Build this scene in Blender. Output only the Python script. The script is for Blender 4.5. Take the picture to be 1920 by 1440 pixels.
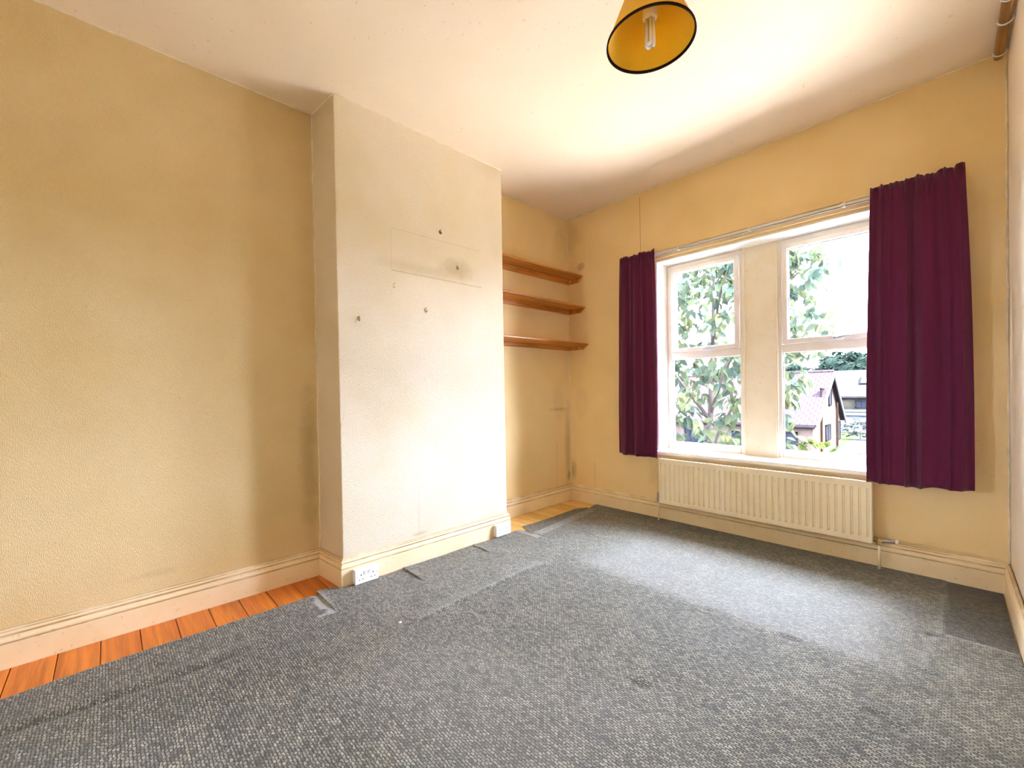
import bpy, math, random
import numpy as np
from mathutils import Vector, Matrix

random.seed(7)
scene = bpy.context.scene
C = scene.collection
for o in list(bpy.data.objects):
    bpy.data.objects.remove(o, do_unlink=True)

# ------------------------------------------------------------------ camera
cam_d = bpy.data.cameras.new('camera')
cam = bpy.data.objects.new('camera', cam_d)
C.objects.link(cam)
cam_d.sensor_fit = 'HORIZONTAL'
cam_d.sensor_width = 36.0
cam_d.lens = 795.58 * 36.0 / 1920.0
cam_d.shift_x = 2.01 / 1920.0
cam_d.shift_y = 20.15 / 1920.0
cam_d.clip_start = 0.02
cam_d.clip_end = 600
_r = Vector((0.68699024, 0.72646467, -0.01713185))
_u = Vector((0.00497628, 0.01887213, 0.99980952))
_f = Vector((-0.72664961, 0.68694463, -0.00934988))
cam.matrix_world = Matrix(((_r.x, _u.x, -_f.x, 2.8068), (_r.y, _u.y, -_f.y, 0.0),
                           (_r.z, _u.z, -_f.z, 1.1455), (0, 0, 0, 1)))
scene.camera = cam

# ------------------------------------------------------------------ world / light / exposure
scene.view_settings.view_transform = 'Standard'
scene.view_settings.look = 'None'
scene.view_settings.gamma = 1.0
scene.view_settings.use_curve_mapping = False
scene.view_settings.exposure = 5.95
world = bpy.data.worlds.new('sky')
scene.world = world
world.use_nodes = True
_bg = world.node_tree.nodes['Background']
_bg.inputs['Color'].default_value = (0.77, 0.86, 1.27, 1)
_bg.inputs['Strength'].default_value = 1.3

sun_d = bpy.data.lights.new('sun', 'SUN')
sun_d.energy = 2.2
sun_d.angle = math.radians(6)
sun_d.color = (1.0, 0.95, 0.86)
sun = bpy.data.objects.new('sun', sun_d)
C.objects.link(sun)
# high sun from the side: it runs along the front of the house and never enters the room
sun.rotation_euler = Vector((-0.80, 0.12, -0.85)).to_track_quat('-Z', 'Y').to_euler()

_p = bpy.data.lights.new('window_portal', 'AREA')      # sampling guide for the sky, gives off nothing itself
_p.shape = 'RECTANGLE'
_p.size = 1.56
_p.size_y = 1.66
_p.cycles.is_portal = True
portal = bpy.data.objects.new('window_portal', _p)
C.objects.link(portal)
portal.location = (1.742, 3.83, 1.42)
portal.rotation_euler = (math.radians(-90), 0, 0)
portal2 = bpy.data.objects.new('window_portal', _p.copy())
C.objects.link(portal2)
portal2.data.size, portal2.data.size_y = 0.65, 1.10
portal2.location = (-0.14, -1.425, 1.45)
portal2.rotation_euler = Vector((1, 0, 0)).to_track_quat('-Z', 'Z').to_euler()

try:
    cy = scene.cycles
    cy.max_bounces = 9
    cy.diffuse_bounces = 6
    cy.adaptive_threshold = 0.02
    cy.glossy_bounces = 4
    cy.transmission_bounces = 6
    cy.transparent_max_bounces = 16
    cy.sample_clamp_indirect = 8.0
    cy.use_denoising = True
    cy.caustics_reflective = False
    cy.caustics_refractive = False
except Exception:
    pass

# ------------------------------------------------------------------ dimensions
H = 2.912
A = (0.0, 0.961); B = (0.288, 0.987); Cc = (0.2915, 2.311); C2 = (0.0, 2.311)
DY = 3.506
Dp = (0.0, DY); Ep = (2.987, DY); YB = -2.10
Fp = (3.075, YB); Gp = (0.0, YB)
WX0, WX1 = 0.975, 2.51          # window opening
WZ0, WZ1 = 0.600, 2.245
MX0, MX1 = 1.632, 1.852         # mullion
GROUND = -3.75

# ------------------------------------------------------------------ material helpers
def new_mat(name):
    m = bpy.data.materials.new(name)
    m.use_nodes = True
    nt = m.node_tree
    return m, nt, nt.nodes['Principled BSDF']

def N(nt, t, **kw):
    n = nt.nodes.new(t)
    for k, v in kw.items():
        setattr(n, k, v)
    return n

def L(nt, a, b):
    nt.links.new(a, b)

def math_n(nt, op, a, b=None, c=None, clamp=False):
    n = N(nt, 'ShaderNodeMath', operation=op, use_clamp=clamp)
    for i, v in enumerate((a, b, c)):
        if v is None:
            continue
        if isinstance(v, (int, float)):
            n.inputs[i].default_value = v
        else:
            L(nt, v, n.inputs[i])
    return n.outputs[0]

def smooth(nt, v, lo, hi):
    n = N(nt, 'ShaderNodeMapRange', interpolation_type='SMOOTHSTEP')
    L(nt, v, n.inputs['Value'])
    n.inputs['From Min'].default_value = lo
    n.inputs['From Max'].default_value = hi
    return n.outputs['Result']

def mixc(nt, fac, a, b):
    n = N(nt, 'ShaderNodeMix', data_type='RGBA')
    if isinstance(fac, (int, float)):
        n.inputs[0].default_value = fac
    else:
        L(nt, fac, n.inputs[0])
    for s, v in ((6, a), (7, b)):
        if isinstance(v, (tuple, list)):
            n.inputs[s].default_value = (*v[:3], 1)
        else:
            L(nt, v, n.inputs[s])
    return n.outputs[2]

def noise(nt, vec, scale, detail=3, rough=0.55, dist=0.0):
    n = N(nt, 'ShaderNodeTexNoise')
    L(nt, vec, n.inputs['Vector'])
    n.inputs['Scale'].default_value = scale
    n.inputs['Detail'].default_value = detail
    n.inputs['Roughness'].default_value = rough
    n.inputs['Distortion'].default_value = dist
    return n.outputs['Fac']

def mapping(nt, vec, scale=(1, 1, 1), rot=(0, 0, 0), loc=(0, 0, 0)):
    n = N(nt, 'ShaderNodeMapping')
    L(nt, vec, n.inputs['Vector'])
    n.inputs['Scale'].default_value = scale
    n.inputs['Rotation'].default_value = rot
    n.inputs['Location'].default_value = loc
    return n.outputs['Vector']

def bump(nt, height, strength, distance, normal=None):
    n = N(nt, 'ShaderNodeBump')
    L(nt, height, n.inputs['Height'])
    n.inputs['Strength'].default_value = strength
    n.inputs['Distance'].default_value = distance
    if normal is not None:
        L(nt, normal, n.inputs['Normal'])
    return n.outputs['Normal']

def pos(nt):
    return N(nt, 'ShaderNodeNewGeometry').outputs['Position']

def sep(nt, v):
    n = N(nt, 'ShaderNodeSeparateXYZ')
    L(nt, v, n.inputs[0])
    return n.outputs

def simple(name, col, rough=0.5, metal=0.0, var=0.08, nscale=14.0, bumps=0.0, spec=0.5):
    m, nt, b = new_mat(name)
    v = N(nt, 'ShaderNodeTexCoord').outputs['Object']
    f = noise(nt, v, nscale, 4)
    lo = tuple(c * (1 - var * 1.6) for c in col)
    hi = tuple(min(1, c * (1 + var)) for c in col)
    L(nt, mixc(nt, smooth(nt, f, 0.3, 0.7), lo, hi), b.inputs['Base Color'])
    b.inputs['Roughness'].default_value = rough
    b.inputs['Metallic'].default_value = metal
    b.inputs['Specular IOR Level'].default_value = spec
    if bumps:
        L(nt, bump(nt, noise(nt, v, nscale * 8, 3), bumps, 0.002), b.inputs['Normal'])
    return m

def stain_mask(nt, xyz, nz, spec):
    """spec: centre, radii (0 = ignore that axis), inner, outer edge of the falloff, noise amount"""
    ctr, rad, inner, outer, na = spec
    acc = None
    for i in range(3):
        if not rad[i]:
            continue
        d = math_n(nt, 'DIVIDE', math_n(nt, 'SUBTRACT', xyz[i], ctr[i]), rad[i])
        q = math_n(nt, 'MULTIPLY', d, d)
        acc = q if acc is None else math_n(nt, 'ADD', acc, q)
    r = math_n(nt, 'SQRT', acc)
    r = math_n(nt, 'ADD', r, math_n(nt, 'MULTIPLY', math_n(nt, 'SUBTRACT', nz, 0.5), na))
    return math_n(nt, 'SUBTRACT', 1.0, smooth(nt, r, inner, outer))

def line_mask(nt, xyz, axis, at, half, others):
    m = math_n(nt, 'LESS_THAN', math_n(nt, 'ABSOLUTE', math_n(nt, 'SUBTRACT', xyz[axis], at)), half)
    for ax, lo, hi in others:
        m = math_n(nt, 'MULTIPLY', m, math_n(nt, 'GREATER_THAN', xyz[ax], lo))
        m = math_n(nt, 'MULTIPLY', m, math_n(nt, 'LESS_THAN', xyz[ax], hi))
    return m

WALLC = (0.88, 0.663, 0.325)

def wallpaper(name, base, emboss, stretch, stains=(), lines=(), dirt=0.5, seams=None):
    m, nt, b = new_mat(name)
    p = pos(nt)
    xyz = sep(nt, p)
    big = noise(nt, p, 1.7, 2, 0.6)
    col = mixc(nt, smooth(nt, big, 0.35, 0.75), base, tuple(c * k for c, k in zip(base, (0.93, 0.90, 0.80))))
    nz = noise(nt, p, 9.0, 3, 0.65)
    spk = noise(nt, p, 70.0, 1, 0.7)
    # sparse brown specks of grime
    sm = math_n(nt, 'MULTIPLY', smooth(nt, spk, 0.66, 0.78), math_n(nt, 'MULTIPLY', smooth(nt, nz, 0.5, 0.75), dirt))
    col = mixc(nt, sm, col, (0.36, 0.24, 0.09))
    for st, c, amt in stains:
        mk = math_n(nt, 'MULTIPLY', stain_mask(nt, xyz, nz, st), amt)
        col = mixc(nt, mk, col, c)
    for ln, c, amt in lines:
        mk = math_n(nt, 'MULTIPLY', line_mask(nt, xyz, *ln), amt)
        col = mixc(nt, mk, col, c)
    L(nt, col, b.inputs['Base Color'])
    b.inputs['Roughness'].default_value = 0.62
    b.inputs['Specular IOR Level'].default_value = 0.35
    v = mapping(nt, p, stretch)
    fine = noise(nt, v, 1.0, 2, 0.6)
    hgt = math_n(nt, 'ADD', smooth(nt, fine, 0.40, 0.62), math_n(nt, 'MULTIPLY', noise(nt, p, 3.2, 0), 3.0))
    nrm = bump(nt, hgt, emboss, 0.0035)
    L(nt, nrm, b.inputs['Normal'])
    return m

STN = (0.42, 0.29, 0.11)
M = {}
M['wall_left'] = wallpaper('wall_left_paper', WALLC, 0.75, (360, 360, 85),
    stains=[(((0, 0.16, 0.25), (0, 0.14, 0.02), 0.3, 1.1, 1.9), STN, 0.15),
            (((0, 0.90, 0.70), (0, 0.06, 0.55), 0.1, 1.2, 1.2), STN, 0.40)])
M['wall_breast'] = wallpaper('breast_paper', (0.88, 0.74, 0.51), 0.75, (340, 340, 90),
    stains=[(((0.29, 1.86, 2.03), (0, 0.20, 0.10), 0.1, 1.1, 1.2), (0.50, 0.36, 0.15), 0.55),
            (((0.29, 1.55, 1.98), (0, 0.34, 0.05), 0.1, 1.2, 1.0), (0.58, 0.44, 0.20), 0.35),
            (((0.29, 1.505, 0.34), (0, 0.012, 0.19), 0.2, 1.2, 0.9), (0.66, 0.50, 0.28), 0.35),
            (((0.29, 1.505, 0.19), (0, 0.09, 0.016), 0.1, 1.1, 1.0), (0.45, 0.32, 0.16), 0.4)],
    lines=[((2, 1.940, 0.0035, [(1, 1.34, 2.085)]), (0.52, 0.38, 0.17), 0.55),
           ((2, 2.213, 0.003, [(1, 1.34, 2.07)]), (0.62, 0.47, 0.24), 0.35),
           ((1, 1.338, 0.003, [(2, 1.94, 2.21)]), (0.62, 0.47, 0.24), 0.3)])
M['wall_alcove'] = wallpaper('alcove_paper', WALLC, 0.35, (240, 240, 110),
    stains=[(((0, 3.32, 1.00), (0, 0.10, 0.20), 0.75, 1.0, 0.8), STN, 0.10),
            (((0, 3.32, 0.95), (0, 0.16, 0.025), 0.2, 1.2, 1.0), (0.36, 0.26, 0.10), 0.4),
            (((0, 3.46, 0.55), (0, 0.06, 0.5), 0.1, 1.2, 1.0), STN, 0.45),
            (((0, 3.47, 0.26), (0, 0.03, 0.07), 0.2, 1.3, 1.2), (0.16, 0.11, 0.05), 0.45),
            (((0, 3.40, 2.62), (0, 0.14, 0.25), 0.1, 1.2, 1.8), STN, 0.2)],
    lines=[((1, 3.28, 0.0022, [(2, 0.16, 0.62)]), (0.35, 0.24, 0.09), 0.6)])
M['wall_window'] = wallpaper('window_wall_paper', WALLC, 0.2, (220, 220, 160),
    stains=[(((0.165, DY, 2.395), (0.055, 0, 0.05), 0.5, 1.0, 0.7), (0.42, 0.32, 0.15), 0.6),
            (((0.15, DY, 1.0), (0.09, 0, 0.18), 0.75, 1.0, 0.8), STN, 0.08),
            (((0.03, DY, 0.3), (0.05, 0, 0.12), 0.2, 1.3, 1.2), (0.18, 0.13, 0.06), 0.4),
            (((0.05, DY, 2.7), (0.12, 0, 0.25), 0.1, 1.2, 1.8), STN, 0.2),
            (((0.95, DY, 0.42), (0.10, 0, 0.2), 0.1, 1.2, 1.8), STN, 0.2),
            (((2.55, DY, 0.17), (0.5, 0, 0.02), 0.3, 1.2, 1.2), STN, 0.4)],
    lines=[((0, 0.832, 0.0022, [(2, 2.34, 2.875)]), (0.30, 0.2, 0.08), 0.8),
           ((0, 0.30, 0.002, [(2, 0.165, 0.42)]), (0.35, 0.24, 0.09), 0.6),
           ((0, 0.245, 0.004, [(2, 2.3, 2.6)]), (0.86, 0.74, 0.48), 0.6)])
M['wall_right'] = wallpaper('right_wall_paper', (0.88, 0.76, 0.57), 0.35, (220, 220, 100))

def ceiling_mat():
    m, nt, b = new_mat('ceiling_paint')
    p = pos(nt)
    base = (0.86, 0.725, 0.53)
    big = noise(nt, p, 1.2, 2, 0.6)
    col = mixc(nt, smooth(nt, big, 0.3, 0.75), base, (0.84, 0.69, 0.48))
    spk = smooth(nt, noise(nt, p, 40, 1, 0.7), 0.70, 0.80)
    col = mixc(nt, math_n(nt, 'MULTIPLY', spk, 0.35), col, (0.45, 0.33, 0.15))
    L(nt, col, b.inputs['Base Color'])
    b.inputs['Roughness'].default_value = 0.7
    b.inputs['Specular IOR Level'].default_value = 0.3
    n1 = bump(nt, noise(nt, p, 140, 0), 0.25, 0.001)
    n1 = bump(nt, noise(nt, p, 2.6, 1), 0.5, 0.025, n1)
    L(nt, n1, b.inputs['Normal'])
    return m
M['ceiling'] = ceiling_mat()

def gloss_paint(name, col, rough, grime=0.5, grooves=False):
    m, nt, b = new_mat(name)
    p = pos(nt)
    f = noise(nt, p, 5, 3, 0.65)
    c = mixc(nt, smooth(nt, f, 0.3, 0.75), col, tuple(k * s for k, s in zip(col, (0.95, 0.90, 0.80))))
    sp = math_n(nt, 'MULTIPLY', smooth(nt, noise(nt, p, 38, 2, 0.75), 0.64, 0.76), grime)
    c = mixc(nt, sp, c, (0.40, 0.26, 0.10))
    if grooves:            # old grime sitting on the moulding lines
        z = sep(nt, p)[2]
        for zc, hw in ((0.1078, 0.0022), (0.1368, 0.0030), (0.1555, 0.0022), (0.1645, 0.0022)):
            k_ = math_n(nt, 'LESS_THAN', math_n(nt, 'ABSOLUTE', math_n(nt, 'SUBTRACT', z, zc)), hw)
            k_ = math_n(nt, 'MULTIPLY', k_, smooth(nt, f, 0.25, 0.62))
            c = mixc(nt, math_n(nt, 'MULTIPLY', k_, 0.75), c, (0.40, 0.25, 0.09))
    L(nt, c, b.inputs['Base Color'])
    b.inputs['Roughness'].default_value = rough
    L(nt, bump(nt, noise(nt, p, 30, 1), 0.15, 0.003), b.inputs['Normal'])
    return m
M['skirting'] = gloss_paint('skirting_gloss', (0.87, 0.71, 0.43), 0.36, 0.5, True)
M['white_gloss'] = gloss_paint('white_gloss', (0.86, 0.83, 0.76), 0.30, 0.25)
M['mullion'] = gloss_paint('mullion_paint', (0.82, 0.74, 0.56), 0.40, 0.35)
M['sash'] = gloss_paint('sash_plastic', (0.80, 0.76, 0.68), 0.35, 0.3)
M['radiator'] = gloss_paint('radiator_enamel', (0.86, 0.76, 0.53), 0.33, 0.2)
M['bead'] = simple('caulk_bead', (0.84, 0.73, 0.50), 0.6)

def wood(name, dark, light, axis=1, scale=1.0, rough=0.4):
    m, nt, b = new_mat(name)
    v = N(nt, 'ShaderNodeTexCoord').outputs['Object']
    rnd = N(nt, 'ShaderNodeObjectInfo').outputs['Random']
    off = N(nt, 'ShaderNodeVectorMath', operation='ADD')
    L(nt, v, off.inputs[0])
    cmb = N(nt, 'ShaderNodeCombineXYZ')
    for i in range(3):
        L(nt, math_n(nt, 'MULTIPLY', rnd, 7.3 + 3 * i), cmb.inputs[i])
    L(nt, cmb.outputs[0], off.inputs[1])
    s = [26 * scale] * 3
    s[axis] = 1.6 * scale
    mv = mapping(nt, off.outputs[0], s)
    g = noise(nt, mv, 1.0, 5, 0.6, 0.6)
    fine = noise(nt, mapping(nt, off.outputs[0], [k * 5 for k in s]), 1.0, 2, 0.5)
    f = math_n(nt, 'ADD', math_n(nt, 'MULTIPLY', g, 0.8), math_n(nt, 'MULTIPLY', fine, 0.2))
    c = mixc(nt, smooth(nt, f, 0.33, 0.68), dark, light)
    c2 = mixc(nt, math_n(nt, 'MULTIPLY', rnd, 0.35), c, dark)
    L(nt, c2, b.inputs['Base Color'])
    b.inputs['Roughness'].default_value = rough
    L(nt, bump(nt, fine, 0.12, 0.002), b.inputs['Normal'])
    return m
M['plank_orange'] = wood('stained_plank', (0.50, 0.13, 0.014), (0.85, 0.27, 0.030), 0, 1.0, 0.38)
M['plank_pale'] = wood('pale_plank', (0.60, 0.34, 0.08), (0.95, 0.66, 0.22), 0, 1.0, 0.45)  # paler, yellower boards at the alcove end
M['shelf'] = wood('shelf_pine', (0.36, 0.12, 0.015), (0.78, 0.32, 0.045), 1, 1.0, 0.42)
M['pole'] = wood('pole_wood', (0.28, 0.12, 0.02), (0.55, 0.27, 0.06), 1, 1.0, 0.4)

def carpet_mat(name, tint=1.0):
    m, nt, b = new_mat(name)
    p = pos(nt)
    at = N(nt, 'ShaderNodeAttribute', attribute_name='wear_and_light')
    wear_and_light = at.outputs['Fac']
    wob = N(nt, 'ShaderNodeTexNoise')
    L(nt, p, wob.inputs['Vector'])
    wob.inputs['Scale'].default_value = 75
    wadd = N(nt, 'ShaderNodeVectorMath', operation='MULTIPLY_ADD')
    L(nt, wob.outputs['Color'], wadd.inputs[0])
    wadd.inputs[1].default_value = (0.013, 0.013, 0)
    L(nt, p, wadd.inputs[2])
    br = N(nt, 'ShaderNodeTexBrick')
    L(nt, wadd.outputs[0], br.inputs['Vector'])
    br.offset = 0.5
    br.inputs['Scale'].default_value = 1.0
    br.inputs['Brick Width'].default_value = 0.0165
    br.inputs['Row Height'].default_value = 0.0095
    br.inputs['Mortar Size'].default_value = 0.0028
    br.inputs['Mortar Smooth'].default_value = 0.8
    br.inputs['Color1'].default_value = (1, 1, 1, 1)
    br.inputs['Color2'].default_value = (0.18, 0.18, 0.18, 1)
    br.inputs['Mortar'].default_value = (0, 0, 0, 1)
    tuft = math_n(nt, 'MULTIPLY', br.outputs['Color'], math_n(nt, 'ADD', 0.45, math_n(nt, 'MULTIPLY', noise(nt, p, 260, 2), 0.95)))
    blot = noise(nt, p, 2.1, 3, 0.6)
    blot2 = noise(nt, p, 9, 2, 0.6)
    d = mixc(nt, smooth(nt, blot, 0.3, 0.7), tuple(c * tint for c in (0.046, 0.042, 0.028)), tuple(c * tint for c in (0.065, 0.063, 0.043)))
    l = mixc(nt, smooth(nt, blot2, 0.3, 0.75), tuple(c * tint for c in (0.335, 0.322, 0.210)), tuple(c * tint for c in (0.475, 0.44, 0.30)))
    col = mixc(nt, tuft, d, l)
    lift = math_n(nt, 'MAXIMUM', wear_and_light, 0.0)
    drop = math_n(nt, 'MAXIMUM', math_n(nt, 'MULTIPLY', wear_and_light, -1.0), 0.0)
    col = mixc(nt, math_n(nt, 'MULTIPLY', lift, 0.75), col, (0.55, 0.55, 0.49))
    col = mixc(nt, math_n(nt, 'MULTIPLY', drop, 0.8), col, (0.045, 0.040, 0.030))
    L(nt, col, b.inputs['Base Color'])
    b.inputs['Roughness'].default_value = 0.85
    b.inputs['Specular IOR Level'].default_value = 0.25
    b.inputs['Sheen Weight'].default_value = 0.25
    b.inputs['Sheen Roughness'].default_value = 0.4
    n1 = bump(nt, tuft, 0.8, 0.004)
    L(nt, n1, b.inputs['Normal'])
    return m
M['carpet'] = carpet_mat('carpet_weave')
M['offcut'] = carpet_mat('carpet_offcut_weave', 0.9)

def fabric(name, col, trans=0.3):
    m, nt, b = new_mat(name)
    v = N(nt, 'ShaderNodeTexCoord').outputs['Object']
    w = noise(nt, mapping(nt, v, (500, 500, 500)), 1.0, 2)
    c = mixc(nt, w, tuple(k * 0.75 for k in col), tuple(k * 1.2 for k in col))
    L(nt, c, b.inputs['Base Color'])
    b.inputs['Roughness'].default_value = 0.8
    b.inputs['Specular IOR Level'].default_value = 0.2
    b.inputs['Sheen Weight'].default_value = 0.3
    b.inputs['Sheen Roughness'].default_value = 0.5
    L(nt, bump(nt, w, 0.3, 0.001), b.inputs['Normal'])
    t = N(nt, 'ShaderNodeBsdfTranslucent')
    L(nt, c, t.inputs['Color'])
    mx = N(nt, 'ShaderNodeMixShader')
    mx.inputs[0].default_value = trans
    L(nt, b.outputs[0], mx.inputs[1])
    L(nt, t.outputs[0], mx.inputs[2])
    L(nt, mx.outputs[0], nt.nodes['Material Output'].inputs['Surface'])
    return m
M['curtain'] = fabric('plum_curtain_cloth', (0.135, 0.014, 0.055), 0.25)
M['heading'] = fabric('curtain_heading', (0.14, 0.016, 0.066), 0.1)
M['shade'] = fabric('ochre_shade_card', (0.92, 0.64, 0.06), 0.5)

def glass_mat():
    m, nt, b = new_mat('window_glass')
    nt.nodes.remove(b)
    tr = N(nt, 'ShaderNodeBsdfTransparent')
    v = N(nt, 'ShaderNodeTexCoord').outputs['Object']
    L(nt, mixc(nt, noise(nt, v, 3, 2), (0.97, 0.985, 0.98), (0.93, 0.96, 0.95)), tr.inputs['Color'])
    gl = N(nt, 'ShaderNodeBsdfGlossy')
    gl.inputs['Roughness'].default_value = 0.02
    mx = N(nt, 'ShaderNodeMixShader')
    fr = N(nt, 'ShaderNodeFresnel')
    fr.inputs['IOR'].default_value = 1.10
    L(nt, fr.outputs[0], mx.inputs[0])
    L(nt, tr.outputs[0], mx.inputs[1])
    L(nt, gl.outputs[0], mx.inputs[2])
    L(nt, mx.outputs[0], nt.nodes['Material Output'].inputs['Surface'])
    return m
M['glass'] = glass_mat()
M['gasket'] = simple('black_gasket', (0.03, 0.03, 0.03), 0.6)
M['white_plastic'] = simple('white_plastic', (0.86, 0.86, 0.86), 0.3, var=0.02)
M['cream_plastic'] = simple('cream_plastic', (0.82, 0.77, 0.66), 0.35, var=0.03)
M['dark'] = simple('dark_recess', (0.015, 0.015, 0.015), 0.7)
M['chrome'] = simple('dull_chrome', (0.45, 0.42, 0.38), 0.35, 0.9, var=0.2)
M['brass'] = simple('old_brass', (0.45, 0.30, 0.12), 0.4, 0.9, var=0.25)
M['trim_dark'] = simple('dark_brown_binding', (0.022, 0.009, 0.007), 0.9, spec=0.1)
M['cfl'] = simple('lamp_tube_glass', (0.90, 0.88, 0.82), 0.15, var=0.02)
M['cfl_base'] = simple('lamp_base_plastic', (0.78, 0.68, 0.50), 0.4, var=0.03)

# ------------------------------------------------------------------ mesh helpers
class MB:
    def __init__(s):
        s.v = []
        s.f = []
    def add(s, vs, fs):
        o = len(s.v)
        s.v += [tuple(v) for v in vs]
        s.f += [tuple(i + o for i in f) for f in fs]
        return s
    def box(s, x0, x1, y0, y1, z0, z1):
        vs = [(x0, y0, z0), (x1, y0, z0), (x1, y1, z0), (x0, y1, z0), (x0, y0, z1), (x1, y0, z1), (x1, y1, z1), (x0, y1, z1)]
        return s.add(vs, [(0, 3, 2, 1), (4, 5, 6, 7), (0, 1, 5, 4), (1, 2, 6, 5), (2, 3, 7, 6), (3, 0, 4, 7)])
    def prism(s, poly, fn, d0, d1):
        """poly: 2-D outline (ccw), fn(u, v, d) -> xyz"""
        n = len(poly)
        vs = [fn(u, v, d0) for u, v in poly] + [fn(u, v, d1) for u, v in poly]
        fs = [tuple(reversed(range(n))), tuple(range(n, 2 * n))]
        fs += [(i, (i + 1) % n, n + (i + 1) % n, n + i) for i in range(n)]
        return s.add(vs, fs)
    def tube(s, pts, r, n=10, caps=True):
        pts = [Vector(p) for p in pts]
        rs = r if isinstance(r, (list, tuple)) else [r] * len(pts)
        vs, fs = [], []
        prev = None
        for i, p in enumerate(pts):
            d = (pts[min(i + 1, len(pts) - 1)] - pts[max(i - 1, 0)]).normalized()
            if prev is None:
                a = d.orthogonal().normalized()
            else:
                a = (prev - d * prev.dot(d)).normalized()
            prev = a
            b = d.cross(a)
            for k in range(n):
                t = 2 * math.pi * k / n
                vs.append(p + (a * math.cos(t) + b * math.sin(t)) * rs[i])
        for i in range(len(pts) - 1):
            for k in range(n):
                k2 = (k + 1) % n
                fs.append((i * n + k, i * n + k2, (i + 1) * n + k2, (i + 1) * n + k))
        if caps:
            fs.append(tuple(reversed(range(n))))
            fs.append(tuple(range((len(pts) - 1) * n, len(pts) * n)))
        return s.add(vs, fs)
    def lathe(s, prof, ctr, n=32, axis='z', cap=True):
        vs, fs = [], []
        for r, h in prof:
            for k in range(n):
                t = 2 * math.pi * k / n
                if axis == 'z':
                    vs.append((ctr[0] + r * math.cos(t), ctr[1] + r * math.sin(t), ctr[2] + h))
                elif axis == 'x':
                    vs.append((ctr[0] + h, ctr[1] + r * math.cos(t), ctr[2] + r * math.sin(t)))
                else:
                    vs.append((ctr[0] + r * math.sin(t), ctr[1] + h, ctr[2] + r * math.cos(t)))
        m = len(prof)
        for i in range(m - 1):
            for k in range(n):
                k2 = (k + 1) % n
                fs.append((i * n + k, i * n + k2, (i + 1) * n + k2, (i + 1) * n + k))
        if cap:
            fs.append(tuple(reversed(range(n))))
            fs.append(tuple(range((m - 1) * n, m * n)))
        return s.add(vs, fs)
    def mesh(s, name, mat):
        me = bpy.data.meshes.new(name)
        me.from_pydata(s.v, [], s.f)
        me.update()
        if mat:
            me.materials.append(mat)
        return me
    def build(s, name, mat, parent=None, smooth_=False, bevel=0.0, seg=2):
        return obj(name, s.mesh(name, mat), parent, smooth_, bevel, seg)

def obj(name, me, parent=None, smooth_=False, bevel=0.0, seg=2):
    o = bpy.data.objects.new(name, me)
    C.objects.link(o)
    if parent is not None:
        o.parent = parent
        o.matrix_parent_inverse = parent_inv(parent)
    if smooth_:
        me.polygons.foreach_set('use_smooth', [True] * len(me.polygons))
    if bevel:
        b = o.modifiers.new('bevel', 'BEVEL')
        b.width = bevel
        b.segments = seg
        b.limit_method = 'ANGLE'
        b.angle_limit = math.radians(40)
    return o

def world_of(o):
    m = Matrix.LocRotScale(o.location, o.rotation_euler, o.scale)
    if o.parent:
        return world_of(o.parent) @ o.matrix_parent_inverse @ m
    return m

def parent_inv(p):
    return world_of(p).inverted()

def empty(name, loc, label=None, cat=None, group=None, kind=None):
    o = bpy.data.objects.new(name, None)
    C.objects.link(o)
    o.location = loc
    o.empty_display_size = 0.05
    return tag(o, label, cat, group, kind)

def tag(o, label=None, cat=None, group=None, kind=None):
    if label: o['label'] = label
    if cat: o['category'] = cat
    if group: o['group'] = group
    if kind: o['kind'] = kind
    return o

def copy_tree(o, parent=None):
    c = o.copy()
    C.objects.link(c)
    if parent is not None:
        c.parent = parent
        c.matrix_parent_inverse = o.matrix_parent_inverse.copy()
    for ch in list(o.children):
        copy_tree(ch, c)
    return c

def struct(o, label, cat):
    return tag(o, label, cat, None, 'structure')

# ================================================================== ROOM SHELL
TH = 0.12
floor = struct(MB().box(-TH, 3.3, YB - TH, DY + 0.3, -0.15, -0.022).build('floor', M['plank_orange']),
               'bare floorboards showing along the chimney wall beside the grey carpet', 'floor')
PW = 0.1385
y0 = 0.642 - PW * 20
def plank_mesh(mat):
    w, c = PW - 0.003, 0.002
    prof = [(0, -0.022), (w, -0.022), (w, -c), (w - c, 0), (c, 0), (0, -c)]
    return MB().prism(prof, lambda u, v, d: (d, u, v), 0.0, 3.2).mesh('plank', mat)
pm_o, pm_p = plank_mesh(M['plank_orange']), plank_mesh(M['plank_pale'])
k = 0
while y0 + PW * k < DY + 0.02:
    yk = y0 + PW * k
    o = bpy.data.objects.new('plank', pm_p if yk > 2.1 else pm_o)
    C.objects.link(o)
    o.parent = floor
    o.location = (-0.05, yk, random.uniform(-0.0012, 0.0008))
    k += 1

struct(MB().box(-TH, 3.3, YB - TH, DY + 0.3, H, H + TH).build('ceiling', M['ceiling']),
       'uneven cream painted ceiling with faint cracks', 'ceiling')
BY0, BY1, BZ0, BZ1 = -1.75, -1.10, 0.90, 2.00      # side window behind the viewer, added for fill light
wl = MB().box(-TH, 0, YB - TH, BY0, -0.1, H + 0.02).box(-TH, 0, BY1, 1.1, -0.1, H + 0.02)
wl.box(-TH, 0, BY0, BY1, -0.1, BZ0).box(-TH, 0, BY0, BY1, BZ1, H + 0.02)
struct(wl.build('wall_left', M['wall_left']),
       'cream embossed wallpaper wall left of the chimney breast', 'wall')
struct(MB().box(-TH, 0, 2.2, DY + 0.3, -0.1, H + 0.02).build('wall_alcove', M['wall_alcove']),
       'stained cream alcove wall behind the three shelves', 'wall')
br = MB().prism([(-TH, A[1] - 0.011), A, B, Cc, C2, (-TH, C2[1])], lambda u, v, d: (u, v, d), -0.05, H + 0.01)
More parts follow.
